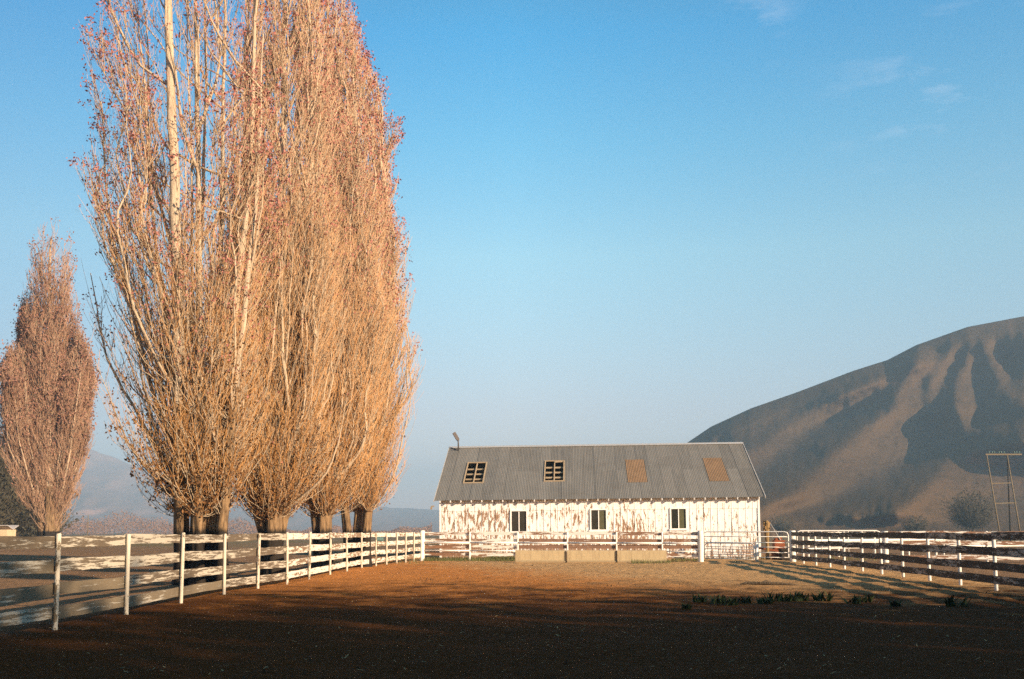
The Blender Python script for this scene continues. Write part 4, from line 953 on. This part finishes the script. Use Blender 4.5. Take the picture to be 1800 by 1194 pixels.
# shrub belt far beyond the left field
def shrubs():
    rng = np.random.RandomState(77); n = 42000
    px = rng.uniform(-250, 760, n); Y = rng.uniform(420, 600, n)
    top = 2.2+3.6*np.clip(1-np.abs(px-200)/330, 0, 1)+1.2*np.sin(px*.035)+.8*np.sin(px*.09+1); top = np.clip(top, 1.2, 7)*1.6
    X = (px-900)/F*Y; z = rng.uniform(0, 1, n)**.8*top*(1-.5*rng.uniform(0, 1, n)**3)
    V, Q = leafquads(np.stack([X, Y, z], 1), .34, rng)
    o = mesh_np('shrub_belt', V, Q, M['shrub']); tag(o, 'belt of low pinkish autumn shrubs along the foot of the hazy left hill', 'shrubs', kind='stuff')
    # scattered dark scrub on the far slope
shrubs()

# ------------------------------------------------------------------ weeds, grass, litter
def weed(px, py, s, seed, label):
    rng = random.Random(seed); x, y = ground(px, py); mb = MB()
    for k in range(34):
        a = rng.uniform(0, 6.28); L = s*rng.uniform(.5, 1.1); wdt = .022*rng.uniform(.7, 1.4); ox, oy = rng.uniform(-.28, .28)*s*2.2, rng.uniform(-.15, .15)*s*2; t0 = rng.uniform(.1, .75)
        b0 = len(mb.v)
        for j in range(4):
            f_ = j/3; r = L*(math.sin(t0)*f_+.25*f_*f_); z = L*math.cos(t0)*f_*(1-.18*f_); ww = wdt*(1-f_)*(.6+1.6*f_)+.003
            cx_, cy_ = ox+math.cos(a)*r, oy+math.sin(a)*r; mb.v += [(cx_-math.sin(a)*ww, cy_+math.cos(a)*ww, z), (cx_+math.sin(a)*ww, cy_-math.cos(a)*ww, z+.004)]
        for j in range(3): q = b0+2*j; mb.f.append((q, q+1, q+3, q+2))
    o = mb.build('weed', M['weed']); o.location = (x, y, -.01); tag(o, label, 'weed', 'dark weeds on the paddock dirt')
wl = [(1229, 1058, .22, 'small weed clump at the left end of the weed row'), (1262, 1061, .26, 'broad weed clump with dry stalks near the left end of the weed row'), (1283, 1064, .22, 'low weed clump just right of the dry stalked one'), (1308, 1060, .22, 'weed clump before the first gap in the weed row'),
      (1345, 1062, .24, 'weed clump just after the first gap in the weed row'), (1362, 1058, .30, 'tallest spiky weed clump in the middle of the row'), (1388, 1057, .24, 'weed clump between the tallest one and its leafy right neighbour'), (1405, 1056, .27, 'leafy upright weed clump right of the middle of the row'),
      (1446, 1056, .28, 'lone upright weed clump standing between two gaps in the row'), (1500, 1061, .24, 'dark weed clump left of a smaller one near the fence shadow'), (1520, 1058, .22, 'smaller weed clump at the edge of the fence shadow'), (1575, 1066, .18, 'tiny weed clump on dark soil under the right fence shadow'), (1680, 1066, .32, 'wide dark weed clump nearest the right fence'), (1206, 1071, .16, 'very small weed on the dirt below the weed row')]
for i, (a, b_, s, l) in enumerate(wl): weed(a, b_, s, 100+i, l)
def grass():
    rng = np.random.RandomState(9); P_ = []
    def strip(x0, x1, y0, y1, n):
        px = rng.uniform(x0, x1, n); py = rng.uniform(y0, y1, n)
        for a, b_ in zip(px, py): P_.append(ground(a, b_))
    strip(745, 905, 983, 987, 2600); strip(860, 905, 979, 985, 1500); strip(1110, 1180, 988.5, 991, 500); strip(1180, 1232, 984, 988, 400); strip(560, 745, 986, 992, 300); strip(1240, 1390, 981, 984, 500); strip(1390, 1560, 981, 986, 500); strip(440, 560, 962, 975, 500)
    P_ = np.array(P_); n = len(P_); h = rng.uniform(.05, .2, n); a = rng.uniform(0, 6.28, n); l = rng.uniform(0, .08, n)
    B = np.stack([P_[:, 0], P_[:, 1], np.zeros(n)], 1); w_ = np.stack([np.cos(a), np.sin(a), np.zeros(n)], 1)*.012; tip = B+np.stack([np.sin(a)*l, np.cos(a)*l, h], 1)
    V = np.stack([B-w_, B+w_, tip+w_*.2, tip-w_*.2], 1).reshape(-1, 3); o = mesh_np('grass', V, np.arange(4*n).reshape(n, 4), M['grass']); tag(o, 'sparse green grass along the pen fence and barriers', 'grass', kind='stuff')
    # straw, chips and pebbles on the dirt
    n = 900; px = rng.uniform(-50, 1850, n); py = 985+205*rng.uniform(0, 1, n)**1.5; V = []; 
    XY = np.array([ground(a_, b_) for a_, b_ in zip(px, py)]); ok = (XY[:, 0] > -7.3) & (XY[:, 0] < 12.6); XY = XY[ok]; n = len(XY)
    a = rng.uniform(0, 6.28, n); L = rng.uniform(.008, .04, n)[:, None]; W_ = rng.uniform(.003, .010, n)[:, None]; u = np.stack([np.cos(a), np.sin(a), rng.normal(0, .2, n)], 1); v = np.stack([-np.sin(a), np.cos(a), np.zeros(n)], 1)
    B = np.stack([XY[:, 0], XY[:, 1], rng.uniform(.02, .045, n)], 1)
    V = np.stack([B-u*L-v*W_, B+u*L-v*W_, B+u*L+v*W_, B-u*L+v*W_], 1).reshape(-1, 3); o = mesh_np('straw_litter', V, np.arange(4*n).reshape(n, 4), M['straw']); tag(o, 'scattered straw and wood chips on the paddock dirt', 'litter', kind='stuff')
    n = 3000; XY = np.stack([rng.uniform(-7.5, 13, n), 5+47*rng.uniform(0, 1, n)], 1); parts = []
    ico = np.array([(1, 0, 0), (0, 1, 0), (-1, 0, 0), (0, -1, 0)]); r = rng.uniform(.012, .034, n)*rng.uniform(.5, 1, n)
    base = np.concatenate([ico*1.0, [(0, 0, .8)], ]); V = (XY[:, None, :]*0)
    Vv = np.zeros((n, 5, 3)); rot = rng.uniform(0, 6.28, n)
    for k in range(4):
        aa = rot+k*np.pi/2; q = r*rng.uniform(.6, 1.3, n); Vv[:, k] = np.stack([XY[:, 0]+np.cos(aa)*q, XY[:, 1]+np.sin(aa)*q, np.full(n, -.03)], 1)
    Vv[:, 4] = np.stack([XY[:, 0], XY[:, 1], r*.45+.012], 1)
    b0 = (np.arange(n)*5)[:, None]; Fq = np.concatenate([b0+np.array([[0, 1, 4]]), b0+np.array([[1, 2, 4]]), b0+np.array([[2, 3, 4]]), b0+np.array([[3, 0, 4]])])
    o = mesh_np('clods', Vv.reshape(-1, 3), Fq, M['clod']); tag(o, 'small clods of trampled earth all over the paddock', 'clods', kind='stuff')
M['clod'] = plain('clod_earth', (.05, .028, .014), .95, .5, 2)
grass()
x, y = ground(1350, 1029); mb = MB(); mb.tube([(-.75, .12, .02), (-.55, .2, .06), (-.2, .05, .05), (.15, -.1, .06), (.5, -.08, .04), (.8, -.2, .02)], [.02, .04, .045, .04, .03, .015], 7); mb.tube([(-.2, .05, .05), (-.0, .2, .12), (.15, .28, .1)], [.03, .02, .01], 6)  # added dark shape standing in for a small shadowed ridge of dirt
o = mb.build('ridge_shadow_branch', M['trunk_dark'], None, True); o.location = (x, y, 0); tag(o, 'added dark branch shape in place of a shaded dirt ridge on the sunlit ground', 'branch')

# ------------------------------------------------------------------ haze: the valley air
hm = bpy.data.materials.new('haze'); hm.use_nodes = True; t = hm.node_tree
t.nodes.remove(t.nodes['Principled BSDF']); pv = t.nodes.new('ShaderNodeVolumePrincipled'); pv.inputs['Color'].default_value = (.42, .66, .88, 1); pv.inputs['Density'].default_value = .00050; pv.inputs['Anisotropy'].default_value = 0.0
t.links.new(pv.outputs[0], t.nodes['Material Output'].inputs['Volume'])
mb = MB(); mb.box(-4000, 4000, -140, 5000, -3.0, 300); o = mb.build('haze', hm); tag(o, 'thin valley haze fading the hills', 'haze', kind='stuff')
